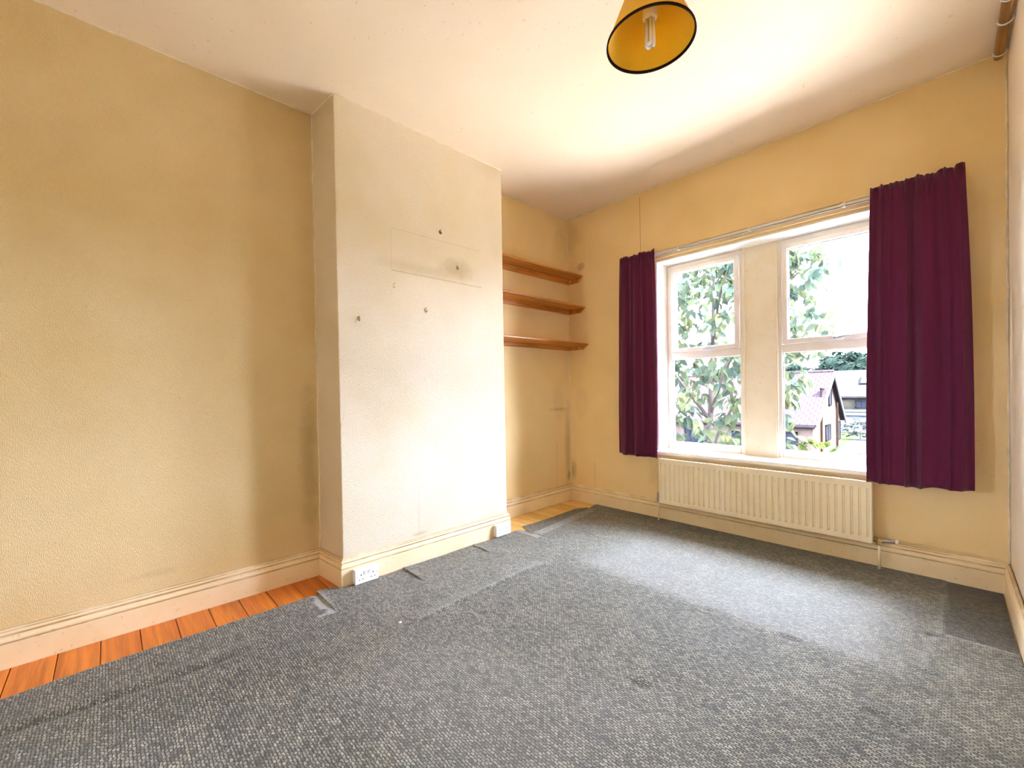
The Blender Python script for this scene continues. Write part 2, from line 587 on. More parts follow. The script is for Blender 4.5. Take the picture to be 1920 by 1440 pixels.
struct(br.build('wall_breast', M['wall_breast'], bevel=0.006, seg=3),
       'projecting chimney breast in cream wallpaper with picture hooks', 'wall')
# right wall (slightly out of square)
struct(MB().prism([(Ep[0], DY + 0.3), (Fp[0], YB - TH), (Fp[0] + TH, YB - TH), (Ep[0] + TH, DY + 0.3)],
                  lambda u, v, d: (u, v, d), -0.1, H + 0.02).build('wall_right', M['wall_right']),
       'cream wall along the right edge of the picture', 'wall')
wb = MB().box(-TH, 3.3, YB - TH, YB, -0.1, H + 0.02)
struct(wb.build('wall_back', M['wall_right']),
       'cream wall behind the viewer', 'wall')
ww = MB()
ww.box(-TH, WX0, DY, 3.757, -0.1, H + 0.02)
ww.box(WX1, 3.3, DY, 3.757, -0.1, H + 0.02)
ww.box(WX0, WX1, DY, 3.757, -0.1, WZ0 - 0.03)
ww.box(WX0, WX1, DY, 3.757, WZ1 + 0.012, H + 0.02)
wwo = struct(ww.build('wall_window', M['wall_window']),
             'ochre cream wall around the wide two-light window', 'wall')

# baseboards: one mitred sweep, split by wall
PROF = [(0.0, 0.0), (0.021, 0.0), (0.021, 0.104), (0.0125, 0.1065), (0.0125, 0.109), (0.0205, 0.112), (0.0205, 0.119),
        (0.0175, 0.127), (0.012, 0.132), (0.0075, 0.1345), (0.0075, 0.139), (0.0155, 0.142), (0.0165, 0.147),
        (0.0135, 0.153), (0.007, 0.157), (0.0055, 0.1645), (0.0, 0.1655)]
PATH = [Gp, A, B, Cc, C2, Dp, Ep, Fp]
NAMES = ['baseboard_left', 'baseboard_breast_side', 'baseboard_breast', 'baseboard_alcove_side', 'baseboard_alcove',
         'baseboard_window', 'baseboard_right', 'baseboard_back']
LBL = ['cream moulded skirting along the left wall above orange boards', 'short cream skirting on the near side of the chimney breast',
       'cream skirting along the front of the chimney breast with sockets', 'short skirting on the far side of the chimney breast',
       'cream skirting along the back of the shelf alcove', 'cream skirting under the radiator and window',
       'cream skirting along the right wall', 'cream skirting behind the viewer']
def inward(i):
    p, q = Vector(PATH[i]), Vector(PATH[(i + 1) % len(PATH)])
    d = (q - p).normalized()
    return Vector((d.y, -d.x))
n = len(PATH)
mit = []
for i in range(n):
    a, b = inward(i - 1), inward(i)
    s = a + b
    mit.append(s / (1 + a.dot(b)))
for i in range(n):
    mb = MB()
    vs = []
    for j in (i, (i + 1) % n):
        for t, z in PROF:
            vs.append((PATH[j][0] + mit[j].x * t, PATH[j][1] + mit[j].y * t, z))
    m_ = len(PROF)
    mb.add(vs, [(k, k + 1, m_ + k + 1, m_ + k) for k in range(m_ - 1)])
    struct(mb.build(NAMES[i], M['skirting']), LBL[i], 'skirting')

# caulk beads at the ceiling and in the corners
def bead(name, a, b, r, label, offs):
    a, b = Vector(a), Vector(b)
    nseg = max(2, int((b - a).length / 0.05))
    rnd = random.Random(name + label)
    pts = []
    rs = []
    for i in range(nseg + 1):
        p = a.lerp(b, i / nseg)
        p += Vector(offs) * rnd.uniform(-0.4, 0.6) * r
        pts.append(p)
        rs.append(r * rnd.uniform(0.75, 1.3))
    struct(MB().tube(pts, rs, 6).build(name, M['bead'], smooth_=True), label, 'trim')
bead('trim_1', (0, YB, H), (0, A[1], H), 0.005, 'caulk line between left wall and ceiling', (1, 0, -1))
bead('trim_2', (A[0], A[1], H), (B[0], B[1], H), 0.005, 'caulk line between chimney breast side and ceiling', (0, -1, -1))
bead('trim_3', (B[0], B[1], H), (Cc[0], Cc[1], H), 0.004, 'caulk line between chimney breast front and ceiling', (1, 0, -1))
bead('trim_4', (0, C2[1], H), (0, DY, H), 0.005, 'caulk line between alcove wall and ceiling', (1, 0, -1))
bead('trim_5', (0, DY, H), (Ep[0], DY, H), 0.006, 'caulk line between window wall and ceiling', (0, -1, -1))
bead('trim_6', (0, A[1], 0.165), (0, A[1], H), 0.005, 'vertical caulk line left of the chimney breast', (1, -1, 0))
bead('trim_7', (0, DY, 0.165), (0, DY, H), 0.005, 'vertical caulk line in the alcove corner', (1, -1, 0))
bead('trim_8', (Ep[0], DY, 0.165), (Ep[0], DY, H), 0.005, 'vertical caulk line in the right hand corner', (-1, -1, 0))

# ================================================================== WINDOW
struct(MB().box(WX0, WX1, DY - 0.001, 3.757, WZ1, WZ1 + 0.012).build('trim_9', M['white_gloss']),
       'white painted soffit of the window recess', 'trim')
struct(MB().box(WX0 - 0.001, WX0 + 0.012, DY - 0.001, 3.757, WZ0, WZ1).build('trim_10', M['white_gloss']),
       'white painted left side of the window recess', 'trim')
struct(MB().box(WX1 - 0.012, WX1 + 0.001, DY - 0.001, 3.757, WZ0, WZ1).build('trim_11', M['white_gloss']),
       'white painted right side of the window recess behind the curtain', 'trim')
mul = MB().box(MX0, MX1, 3.680, 3.757, WZ0, WZ1)
mul.box(MX0 - 0.012, MX0 + 0.004, 3.674, 3.70, WZ0, WZ1)
mul.box(MX1 - 0.004, MX1 + 0.012, 3.674, 3.70, WZ0, WZ1)
struct(mul.build('trim_12', M['mullion'], bevel=0.003), 'broad flat cream mullion between the two windows', 'trim')

def window(name, x0, x1, label, mirror):
    root = empty(name, ((x0 + x1) / 2, 3.69, WZ0))
    struct(root, label, 'window')
    yf, yb = 3.690, 3.750
    zt0, zt1 = 1.395, 1.492          # transom
    b_ = 0.036                        # frame bar
    fr = MB()
    zb = WZ0 + 0.004
    ztop = WZ1 - 0.004
    fr.box(x0, x0 + b_, yf, yb, zb, ztop)
    fr.box(x1 - b_, x1, yf, yb, zb, ztop)
    fr.box(x0 + b_, x1 - b_, yf, yb, ztop - 0.034, ztop)
    fr.box(x0 + b_, x1 - b_, yf, yb, zb, zb + 0.058)
    fr.build('window_frame', M['sash'], root, bevel=0.004)
    MB().box(x0 + b_, x1 - b_, yf, yb, zt0, zt1 - 0.034).build('transom', M['sash'], root, bevel=0.004)
    # opening top-hung sash
    sa = MB()
    a0, a1, c0, c1 = x0 + b_ + 0.004, x1 - b_ - 0.004, zt1 - 0.032, ztop - 0.037
    w = 0.036
    def mitred(mb, p, q, r, s_, y0_, y1_):
        mb.prism([p, q, r, s_], lambda u, v, d: (u, d, v), y1_, y0_)
    y0_, y1_ = yf - 0.012, yb - 0.01
    mitred(sa, (a0, c0), (a1, c0), (a1 - w, c0 + w), (a0 + w, c0 + w), y0_, y1_)
    mitred(sa, (a1, c0), (a1, c1), (a1 - w, c1 - w), (a1 - w, c0 + w), y0_, y1_)
    mitred(sa, (a1, c1), (a0, c1), (a0 + w, c1 - w), (a1 - w, c1 - w), y0_, y1_)
    mitred(sa, (a0, c1), (a0, c0), (a0 + w, c0 + w), (a0 + w, c1 - w), y0_, y1_)
    so = sa.build('opening_sash', M['sash'], root, bevel=0.003)
    gx0, gx1, gz0, gz1 = a0 + w, a1 - w, c0 + w, c1 - w
    def gasket(mb, x0, x1, z0, z1, yy, t=0.004):
        mb.box(x0, x0 + t, yy - 0.004, yy, z0, z1).box(x1 - t, x1, yy - 0.004, yy, z0, z1)
        mb.box(x0, x1, yy - 0.004, yy, z0, z0 + t).box(x0, x1, yy - 0.004, yy, z1 - t, z1)
        return mb
    gasket(MB(), gx0, gx1, gz0, gz1, 3.712).build('gasket', M['gasket'], so)
    MB().box(gx0 - 0.005, gx1 + 0.005, 3.714, 3.718, gz0 - 0.005, gz1 + 0.005).build('pane', M['glass'], so)
    lx0, lx1, lz0, lz1 = x0 + b_, x1 - b_, zb + 0.058, zt0
    gasket(MB(), lx0, lx1, lz0, lz1, 3.712).build('gasket', M['gasket'], root)
    MB().box(lx0 - 0.005, lx1 + 0.005, 3.714, 3.718, lz0 - 0.005, lz1 + 0.005).build('pane', M['glass'], root)
    # handle on the bottom rail of the sash
    xc = 1.345 if not mirror else 2.245
    hz = c0 + 0.016
    hb = MB().box(xc - 0.045, xc + 0.015, y0_ - 0.012, y0_, hz - 0.012, hz + 0.012)
    ho = hb.build('handle', M['white_plastic'], so, bevel=0.004)
    MB().tube([(xc - 0.02, y0_ - 0.010, hz), (xc - 0.018, y0_ - 0.030, hz), (xc - 0.005, y0_ - 0.036, hz + 0.002),
               (xc + 0.075, y0_ - 0.034, hz + 0.010)], [0.007, 0.008, 0.0085, 0.006], 8).build('lever', M['chrome'], so, smooth_=True)
    MB().lathe([(0.004, 0), (0.004, 0.003)], (xc - 0.035, y0_ - 0.014, hz), 10, 'y').build('keyhole', M['dark'], so)
    return root
window('window_1', WX0 + 0.012, MX0, 'left cream framed window with leafy tree outside', False)
window('window_2', MX1, WX1 - 0.012, 'right cream framed window showing sky and house, partly behind curtain', True)

bw = struct(empty('window_fill', (-0.06, (BY0 + BY1) / 2, BZ0)), 'plain cream framed side window added behind the viewer for fill light', 'window')
MB().box(-0.09, -0.03, BY0, BY0 + 0.045, BZ0, BZ1).box(-0.09, -0.03, BY1 - 0.045, BY1, BZ0, BZ1).box(
    -0.09, -0.03, BY0, BY1, BZ0, BZ0 + 0.05).box(-0.09, -0.03, BY0, BY1, BZ1 - 0.045, BZ1).build('window_frame', M['sash'], bw, bevel=0.003)
MB().box(-0.062, -0.058, BY0 + 0.04, BY1 - 0.04, BZ0 + 0.045, BZ1 - 0.04).build('pane', M['glass'], bw)

# window board (sill)
sill = MB().prism([(DY - 0.045, WZ0 - 0.030), (DY - 0.052, WZ0 - 0.024), (DY - 0.055, WZ0 - 0.013), (DY - 0.050, WZ0 - 0.003),
                   (DY - 0.042, WZ0), (3.70, WZ0 + 0.002), (3.70, WZ0 - 0.030)][::-1],
                  lambda u, v, d: (d, u, v), WX0 - 0.045, WX1 + 0.045)
struct(sill.build('window_sill', M['white_gloss'], bevel=0.0), 'white painted window board above the radiator', 'sill')
struct(MB().box(WX0 - 0.03, WX1 + 0.03, DY - 0.022, DY, WZ0 - 0.062, WZ0 - 0.030).build('trim_13', M['skirting'], bevel=0.004),
       'narrow cream moulding under the window board', 'trim')

# ================================================================== CURTAIN RAIL + CURTAINS
rail = empty('curtain_rail', (1.75, DY, 2.28), 'cream painted curtain rail on a batten above the window', 'curtain rail')
MB().box(0.66, 2.83, DY - 0.020, DY, 2.272, 2.338).build('batten', M['skirting'], rail, bevel=0.003)
trk = MB().box(0.66, 2.83, DY - 0.046, DY - 0.040, 2.296, 2.322)
trk.box(0.66, 2.83, DY - 0.046, DY - 0.030, 2.318, 2.322).box(0.66, 2.83, DY - 0.046, DY - 0.030, 2.296, 2.300)
trk.build('track', M['cream_plastic'], rail)
for xb in (0.70, 1.20, 1.745, 2.30, 2.80):
    MB().box(xb - 0.008, xb + 0.008, DY - 0.050, DY - 0.018, 2.294, 2.326).build('bracket', M['cream_plastic'], rail, bevel=0.002)
for xg in (0.72, 0.80, 0.88, 0.95, 2.46, 2.53, 2.60, 2.665, 2.73, 2.80):
    MB().tube([(xg, DY - 0.050, 2.300), (xg, DY - 0.058, 2.292), (xg, DY - 0.062, 2.302), (xg, DY - 0.056, 2.312)], 0.003, 6).build(
        'glider_hook', M['white_plastic'], rail, smooth_=True)

def curtain(name, label, xt0, xt1, xb0, xb1, zt, zb, folds, seed, ymid, fullness):
    rnd = random.Random(seed)
    nu, nv = 240, 60
    tops = [rnd.uniform(-0.010, 0.012) for _ in range(40)]
    bots = [rnd.uniform(-0.012, 0.012) for _ in range(40)]
    vs = []
    for j in range(nv + 1):
        v = j / nv            # 0 top .. 1 bottom
        for i in range(nu + 1):
            u = i / nu
            x = (xt0 + (xt1 - xt0) * u) * (1 - v) + (xb0 + (xb1 - xb0) * u) * v
            bulge = math.sin(math.pi * min(1, v * 0.95)) * 0.022
            x += bulge * (u - 0.35)
            ph_ = 2 * math.pi * (folds * u + 0.32 * math.sin(2 * math.pi * 1.3 * u + seed) + 0.16 * math.sin(2 * math.pi * 3.1 * u + 2 * seed)) + 0.5 * math.sin(2.6 * v + seed) * v
            a = fullness * (0.62 + 0.38 * math.sin(2 * math.pi * 1.7 * u + 1.9 * seed)) * (0.55 + 0.6 * v)
            y = a * 0.62 * (math.cos(ph_) + 0.28 * math.cos(2 * ph_ + 0.6))
            x += 0.011 * math.sin(ph_) * (0.35 + 0.65 * v)
            # tight gathers of the heading tape
            g = math.exp(-(v / 0.045) ** 2)
            y += 0.007 * g * math.sin(u * folds * 2.9 * 2 * math.pi + seed)
            y += 0.0025 * math.sin(23 * u + 9 * v + seed)
            f = u * 17
            ti = tops[int(f) % 40] * (1 - f % 1) + tops[(int(f) + 1) % 40] * (f % 1)
            f2 = u * 6
            bi = bots[int(f2) % 40] * (1 - f2 % 1) + bots[(int(f2) + 1) % 40] * (f2 % 1)
            z = (zt + ti) * (1 - v) + (zb + bi) * v
            vs.append((x, ymid + y, z))
    fs = []
    W_ = nu + 1
    for j in range(nv):
        for i in range(nu):
            fs.append((j * W_ + i, (j + 1) * W_ + i, (j + 1) * W_ + i + 1, j * W_ + i + 1))
    root = empty(name, ((xt0 + xt1) / 2, ymid, zb), label, 'curtain', 'pair of short plum curtains')
    o = MB().add(vs, fs).build('cloth', M['curtain'], root, smooth_=True)
    md = o.modifiers.new('thick', 'SOLIDIFY')
    md.thickness = 0.003
    md.offset = 0
    # heading tape stitched to the back, near the top
    hv = [(x, y + 0.006, z) for x, y, z in vs[W_ * 1:W_ * 3]]
    MB().add(hv, [(i, W_ + i, W_ + i + 1, i + 1) for i in range(nu)]).build('heading_tape', M['heading'], root, smooth_=True)
    return root
curtain('curtain', 'narrow plum curtain gathered at the left side of the window',
        0.672, 1.018, 0.642, 1.024, 2.335, 0.545, 5, 3, 3.412, 0.034)
curtain('curtain', 'broad plum curtain drawn over the right side of the window',
        2.446, 2.832, 2.424, 2.853, 2.328, 0.553, 6, 11, 3.366, 0.036)

# ================================================================== RADIATOR
rad = empty('radiator', (1.735, 3.43, 0.165), 'cream ribbed panel radiator under the window', 'radiator')
RX0, RX1, RZ0, RZ1, RYF, RYB = 1.040, 2.427, 0.165, 0.540, 3.400, 3.452
nr = 34
pitch = (RX1 - RX0 - 0.03) / nr
xs, dep = [RX0], [0.0]
for i in range(nr + 1):
    xc = RX0 + 0.015 + pitch * i
    for dx, d in ((-0.0075, 0), (-0.003, 0.008), (0.003, 0.008), (0.0075, 0)):
        xs.append(xc + dx)
        dep.append(d)
xs.append(RX1)
dep.append(0)
zs = [RZ0, RZ0 + 0.034, RZ0 + 0.042, RZ1 - 0.042, RZ1 - 0.034, RZ1]
act = [0, 0, 1, 1, 0, 0]
vs = [(x, RYF + d * a, z) for z, a in zip(zs, act) for x, d in zip(xs, dep)]
W_ = len(xs)
fs = [(j * W_ + i, j * W_ + i + 1, (j + 1) * W_ + i + 1, (j + 1) * W_ + i) for j in range(len(zs) - 1) for i in range(W_ - 1)]
fp = MB().add(vs, fs)
fp.box(RX0, RX1, RYF + 0.009, RYF + 0.016, RZ0, RZ1)
fp.build('front_panel', M['radiator'], rad)
MB().box(RX0, RX1, RYB - 0.010, RYB, RZ0, RZ1 - 0.004).build('back_panel', M['radiator'], rad, bevel=0.003)
tc = MB().box(RX0 - 0.004, RX1 + 0.004, RYF - 0.003, RYF + 0.010, RZ1 - 0.022, RZ1 + 0.006)
tc.box(RX0 - 0.004, RX1 + 0.004, RYB - 0.008, RYB + 0.002, RZ1 - 0.022, RZ1 + 0.006)
for i in range(46):
    xx = RX0 + 0.01 + (RX1 - RX0 - 0.02) * i / 45
    tc.box(xx - 0.004, xx + 0.004, RYF + 0.006, RYB - 0.004, RZ1 + 0.001, RZ1 + 0.005)
tc.build('top_grille', M['radiator'], rad)
for s, x in ((0, RX0 - 0.005), (1, RX1)):
    MB().box(x, x + 0.005, RYF - 0.002, RYB + 0.002, RZ0 + 0.004, RZ1).build('side_panel', M['radiator'], rad, bevel=0.0015)
for x in (RX0 + 0.15, RX1 - 0.15):
    MB().box(x - 0.015, x + 0.015, RYB, DY, RZ0 + 0.06, RZ1 - 0.08).build('wall_bracket', M['chrome'], rad)
MB().lathe([(0.008, 0), (0.008, 0.018)], (RX0 + 0.40, RYF + 0.012, RZ1 - 0.006), 8, 'z').build('air_vent', M['brass'], rad)
# left valve
zv = RZ0 + 0.028
v1 = MB().tube([(RX0 - 0.004, 3.427, zv), (RX0 - 0.024, 3.427, zv)], 0.010, 8)
v1.lathe([(0.010, -0.022), (0.013, -0.018), (0.013, 0.006), (0.010, 0.014), (0.010, 0.052), (0.007, 0.056)], (RX0 - 0.026, 3.427, zv), 12)
v1.build('left_valve', M['chrome'], rad, smooth_=False)
MB().tube([(RX0 - 0.026, 3.427, zv - 0.02), (RX0 - 0.026, 3.427, 0.004)], 0.0075, 8).build('left_pipe', M['radiator'], rad, smooth_=True)
# right valve with its drain stub
v2 = MB().tube([(RX1 + 0.004, 3.427, zv - 0.008), (RX1 + 0.030, 3.427, zv - 0.008)], [0.011, 0.009], 8)
v2.lathe([(0.011, -0.026), (0.014, -0.020), (0.014, 0.004), (0.010, 0.010), (0.010, 0.020)], (RX1 + 0.034, 3.427, zv - 0.012), 12)
v2.lathe([(0.015, 0.008), (0.015, 0.018)], (RX1, 3.427, zv - 0.008), 6, 'x')
v2.build('right_valve', M['brass'], rad)
MB().tube([(RX1 + 0.034, 3.427, zv - 0.008), (RX1 + 0.075, 3.432, zv - 0.004), (RX1 + 0.110, 3.436, zv - 0.002)], [0.010, 0.011, 0.013], 10).build(
    'drain_stub', M['chrome'], rad, smooth_=True)
MB().lathe([(0.014, 0), (0.014, 0.012), (0.008, 0.016)], (RX1 + 0.108, 3.436, zv - 0.002), 10, 'x').build('stub_cap', M['cream_plastic'], rad)
MB().tube([(RX1 + 0.034, 3.427, zv - 0.034), (RX1 + 0.034, 3.427, 0.004)], 0.0085, 10).build('right_pipe', M['radiator'], rad, smooth_=True)

# ================================================================== SHELVES
def shelf(depth, cut, zbot, ztop, label):
    root = empty('wall_shelf', (0, 2.9, zbot), label, 'shelf', 'wooden alcove shelves')
    y0_, y1_ = 2.3125, DY - 0.001
    zb_ = ztop - 0.018
    bd = MB().prism([(0.001, zb_), (depth - 0.004, zb_), (depth, zb_ + 0.004), (depth, ztop - 0.005), (depth - 0.005, ztop), (0.001, ztop)],
                    lambda u, v, d: (u, d, v), y1_, y0_)
    bd.build('board', M['shelf'], root)
    MB().box(0.001, 0.020, y0_, y1_ - 0.020, zbot, zb_).build('back_batten', M['shelf'], root, bevel=0.002)
    e = [(0.001, zbot), (cut, zbot), (depth - 0.012, zb_), (0.001, zb_)]
    MB().prism(e, lambda u, v, d: (u, d, v), y1_, y1_ - 0.020).build('end_batten', M['shelf'], root)
    MB().prism(e, lambda u, v, d: (u, d, v), y0_ + 0.020, y0_).build('end_batten', M['shelf'], root)
shelf(0.188, 0.135, 2.236, 2.302, 'highest of the three stained pine alcove shelves')
shelf(0.215, 0.163, 1.927, 1.986, 'middle of the three stained pine alcove shelves')
shelf(0.246, 0.189, 1.551, 1.608, 'lowest of the three stained pine alcove shelves')

# ================================================================== PICTURE HOOKS
def hook_parts(root, x, y, z, mat):
    pl = [(-0.007, -0.012), (0.007, -0.012), (0.007, 0.006), (0.003, 0.013), (-0.003, 0.013), (-0.007, 0.006)]
    MB().prism(pl, lambda u, v, d: (x + d, y + u, z + v), 0.0012, 0.004).build('plate', mat, root)
    MB().tube([(x + 0.004, y, z - 0.010), (x + 0.010, y, z - 0.017), (x + 0.018, y, z - 0.014), (x + 0.020, y, z - 0.004)], 0.0032, 6).build('hook', mat, root)
    MB().tube([(x + 0.0005, y, z + 0.004), (x + 0.018, y, z + 0.014)], [0.0018, 0.0018], 6).build('nail', M['chrome'], root)
HK = [((1.716, 2.275), 'brass', 'small metal picture hook highest on the chimney breast'),
      ((1.859, 2.050), 'brass', 'small picture hook beside the brown stain on the chimney breast'),
      ((1.349, 1.841), 'cream', 'painted-over picture hook just below the long wallpaper crease'),
      ((1.586, 1.711), 'brass', 'dark picture hook in the middle of the chimney breast, below the crease'),
      ((1.113, 1.603), 'brass', 'picture hook lowest and furthest left on the chimney breast')]
for (y, z), mt, lb in HK:
    xw = B[0] + (Cc[0] - B[0]) * (y - B[1]) / (Cc[1] - B[1])
    r = empty('picture_hook', (xw, y, z), lb, 'hook', 'picture hooks on the chimney breast')
    hook_parts(r, xw, y, z, M['brass'] if mt == 'brass' else M['skirting'])

# ================================================================== DOUBLE SOCKETS
def socket_proto():
    root = empty('double_socket', (0, 0, 0))
    w, h, d = 0.146, 0.086, 0.030
    MB().box(0.0, d, -w / 2, w / 2, 0, h).build('back_box', M['white_plastic'], root, bevel=0.003)
    fp_ = MB().box(d, d + 0.008, -w / 2 - 0.001, w / 2 + 0.001, -0.001, h + 0.001).build('face_plate', M['white_plastic'], root, bevel=0.003, seg=3)
    xf = d + 0.008
    for s in (-1, 1):
        yc = s * 0.037
        ys = s * 0.014
        MB().prism([(0.052, 0.0), (0.052, 0.003), (0.072, 0.0012), (0.072, 0.0)], lambda u, v, dd: (xf + v, dd, u), ys - 0.006, ys + 0.006).build(
            'switch_rocker', M['white_plastic'], fp_)
        MB().box(xf + 0.0001, xf + 0.0022, ys - 0.0025, ys + 0.0025, 0.050, 0.066).build('switch_mark', M['dark'], fp_)
        MB().box(xf - 0.004, xf + 0.0005, yc - 0.0025, yc + 0.0025, 0.046, 0.055).build('earth_slot', M['dark'], fp_)
        for t in (-1, 1):
            MB().box(xf - 0.004, xf + 0.0005, yc + t * 0.011 - 0.0035, yc + t * 0.011 + 0.0035, 0.022, 0.0265).build('pin_slot', M['dark'], fp_)
        MB().lathe([(0.003, 0), (0.003, 0.001)], (xf, s * 0.062, 0.044), 8, 'x').build('screw', M['chrome'], fp_)
    return root
sp = socket_proto()
tag(sp, 'white double socket at the near end of the chimney breast skirting', 'socket', 'white double sockets on skirtings')
sp.location = (0.3135, 0.987 + 0.062 + 0.056, 0.012)
s2 = copy_tree(sp)
s2['label'] = 'white double socket at the window end of the chimney breast skirting'
s2.location = (0.3140, 2.218, 0.018)
s3 = copy_tree(sp)
s3['label'] = 'white double socket on the right wall, cut off by the picture edge'
s3.rotation_euler = (0, 0, math.pi)
s3.location = (3.000, 1.858, 0.160)

# ================================================================== PENDANT LAMP
PX, PY, PZ = 2.107, 1.325, 2.296
pend = empty('pendant_lamp', (PX, PY, H), 'ceiling pendant with ochre cone shade, dark rim and bare lamp', 'lamp')
MB().lathe([(0.045, 0), (0.045, -0.012), (0.030, -0.026), (0.010, -0.034)], (PX, PY, H), 24).build('ceiling_rose', M['cream_plastic'], pend, smooth_=True)
MB().tube([(PX, PY, H - 0.03), (PX, PY, PZ + 0.245)], 0.0035, 8).build('cord', M['cream_plastic'], pend)
MB().lathe([(0.010, 0.250), (0.016, 0.240), (0.016, 0.205), (0.021, 0.200), (0.021, 0.170), (0.014, 0.166)], (PX, PY, PZ), 16).build(
    'lampholder', M['cfl_base'], pend, smooth_=True)
R0, R1, SH = 0.140, 0.058, 0.200
sh = MB()
prof = [(R0, 0.0), (R1, SH), (R1 - 0.0015, SH), (R0 - 0.0018, 0.0)]
sh.lathe(prof + [prof[0]], (PX, PY, PZ), 64, cap=False)
sho = sh.build('lamp_shade', M['shade'], pend, smooth_=True)
rim = [(R0 + 0.0008, 0.005), (R0 + 0.002, -0.0025), (R0 - 0.003, -0.0025), (R0 - 0.0045, 0.005)]
MB().lathe(rim + [rim[0]], (PX, PY, PZ), 64, cap=False).build('rim_binding', M['trim_dark'], sho)
rim2 = [(R1 + 0.0015, SH - 0.005), (R1 + 0.0015, SH + 0.002), (R1 - 0.003, SH + 0.002), (R1 - 0.003, SH - 0.005)]
MB().lathe(rim2 + [rim2[0]], (PX, PY, PZ), 48, cap=False).build('top_binding', M['trim_dark'], sho)
for k in range(3):
    t = 2.1 * k + 0.4
    MB().tube([(PX + 0.018 * math.cos(t), PY + 0.018 * math.sin(t), PZ + 0.176), (PX + 0.062 * math.cos(t), PY + 0.062 * math.sin(t), PZ + 0.180)],
              0.0018, 6).build('shade_spoke', M['trim_dark'], sho)
bl = MB().lathe([(0.013, 0.172), (0.0225, 0.130), (0.0235, 0.122), (0.0235, 0.078), (0.019, 0.070)], (PX, PY, PZ), 24).build('lamp_base', M['cfl_base'], pend, smooth_=True)
for k in range(3):
    t = 2 * math.pi * k / 3 + 0.6
    rr, ww_ = 0.0105, 0.0065
    cx, cy_ = PX + rr * math.cos(t), PY + rr * math.sin(t)
    tx, ty = -math.sin(t) * ww_, math.cos(t) * ww_
    pts = [(cx - tx, cy_ - ty, PZ + 0.074), (cx - tx, cy_ - ty, PZ - 0.004), (cx - tx * 0.7, cy_ - ty * 0.7, PZ - 0.011), (cx, cy_, PZ - 0.013),
           (cx + tx * 0.7, cy_ + ty * 0.7, PZ - 0.011), (cx + tx, cy_ + ty, PZ - 0.004), (cx + tx, cy_ + ty, PZ + 0.074)]
    MB().tube(pts, 0.0060, 8).build('lamp_tube', M['cfl'], bl, smooth_=True)

# ================================================================== POLE UNDER THE CEILING ON THE RIGHT
pl = empty('wooden_pole', (2.955, 3.0, 2.865), 'brown wooden pole with white loops along the top of the right wall', 'pole')
def wallx(y): return Ep[0] + (Fp[0] - Ep[0]) * (DY - y) / (DY - YB)
MB().tube([(wallx(3.47) - 0.030, 3.470, 2.878), (wallx(1.2) - 0.030, 1.20, 2.878)], 0.019, 14).build('rod', M['pole'], pl, smooth_=True)
for yr in (3.42, 3.14, 2.96, 2.80, 2.64, 2.4, 2.1, 1.8):
    xr = wallx(yr) - 0.030
    pts = [(xr + 0.026 * math.cos(t) + 0.004, yr + 0.006 * math.sin(t), 2.878 + 0.026 * math.sin(t)) for t in [math.pi * (0.85 + i / 10 * 1.25) for i in range(11)]]
    MB().tube(pts, 0.004, 6).build('loop', M['white_plastic'], pl, smooth_=True)

# ================================================================== CARPET
def xedge(y):
    pts = [(-2.1, 0.31), (-0.75, 0.31), (-0.32, 0.302), (-0.19, 0.293), (0.09, 0.286), (0.36, 0.293), (0.64, 0.292), (0.80, 0.290), (0.834, 0.318),
           (0.8375, 0.318), (0.842, 0.262), (0.93, 0.270), (0.957, 0.312), (1.0, 0.322), (1.19, 0.328), (1.23, 0.352), (1.30, 0.338), (1.353, 0.352), (1.36, 0.333),
           (1.55, 0.331), (1.66, 0.344), (1.80, 0.328), (1.92, 0.328), (1.93, 0.352), (2.02, 0.346), (2.12, 0.360), (2.30, 0.338), (2.37, 0.322), (2.415, 0.318),
           (2.424, 0.470), (2.46, 0.478), (2.7, 0.455), (3.0, 0.418), (3.24, 0.395), (3.32, 0.36), (3.40, 0.34), (3.49, 0.33)]
    for (a, xa), (b, xb) in zip(pts, pts[1:]):
        if a <= y <= b:
            x_ = xa + (xb - xa) * (y - a) / (b - a)
            return 0.3175 + 0.4 * (x_ - 0.3175) if 0.957 < y < 2.37 else x_
    return pts[-1][1]

ys = list(np.arange(YB + 0.03, 3.482, 0.0125))
for yc in (0.8355, 1.354, 1.925, 2.4195):
    ys = [y for y in ys if abs(y - yc) > 0.006] + [yc - 0.0012, yc + 0.0012]
ys = np.array(sorted(ys))
us = np.concatenate([np.linspace(0, 0.03, 10)[:-1], np.linspace(0.03, 0.30, 60)[:-1], np.linspace(0.30, 1, 110)])
XR = [wallx(y) - 0.025 for y in ys]
rs = np.random.RandomState(4)
xe = np.array([xedge(y) for y in ys]) + rs.uniform(-0.0025, 0.0025, len(ys))
X = xe[:, None] + (np.array(XR) - xe)[:, None] * us[None, :]
Yg = np.repeat(ys[:, None], len(us), 1) + rs.uniform(-0.001, 0.001, X.shape) * 0
def sm(t): 
    t = np.clip(t, 0, 1)
    return t * t * (3 - 2 * t)
Zg = 0.0085 + 0.0015 * np.sin(X * 3.1 + 1.3 * np.sin(Yg * 2.2)) * np.sin(Yg * 2.7 + 0.8)
wear_and_light = np.zeros_like(X)  # pile wear, with some light and shade painted in
def rn(x, y, f, s):
    return 0.5 * (np.sin(x * f * 1.7 + s) * np.cos(y * f * 1.3 + 2 * s) + np.sin((x + y) * f + 3 * s))
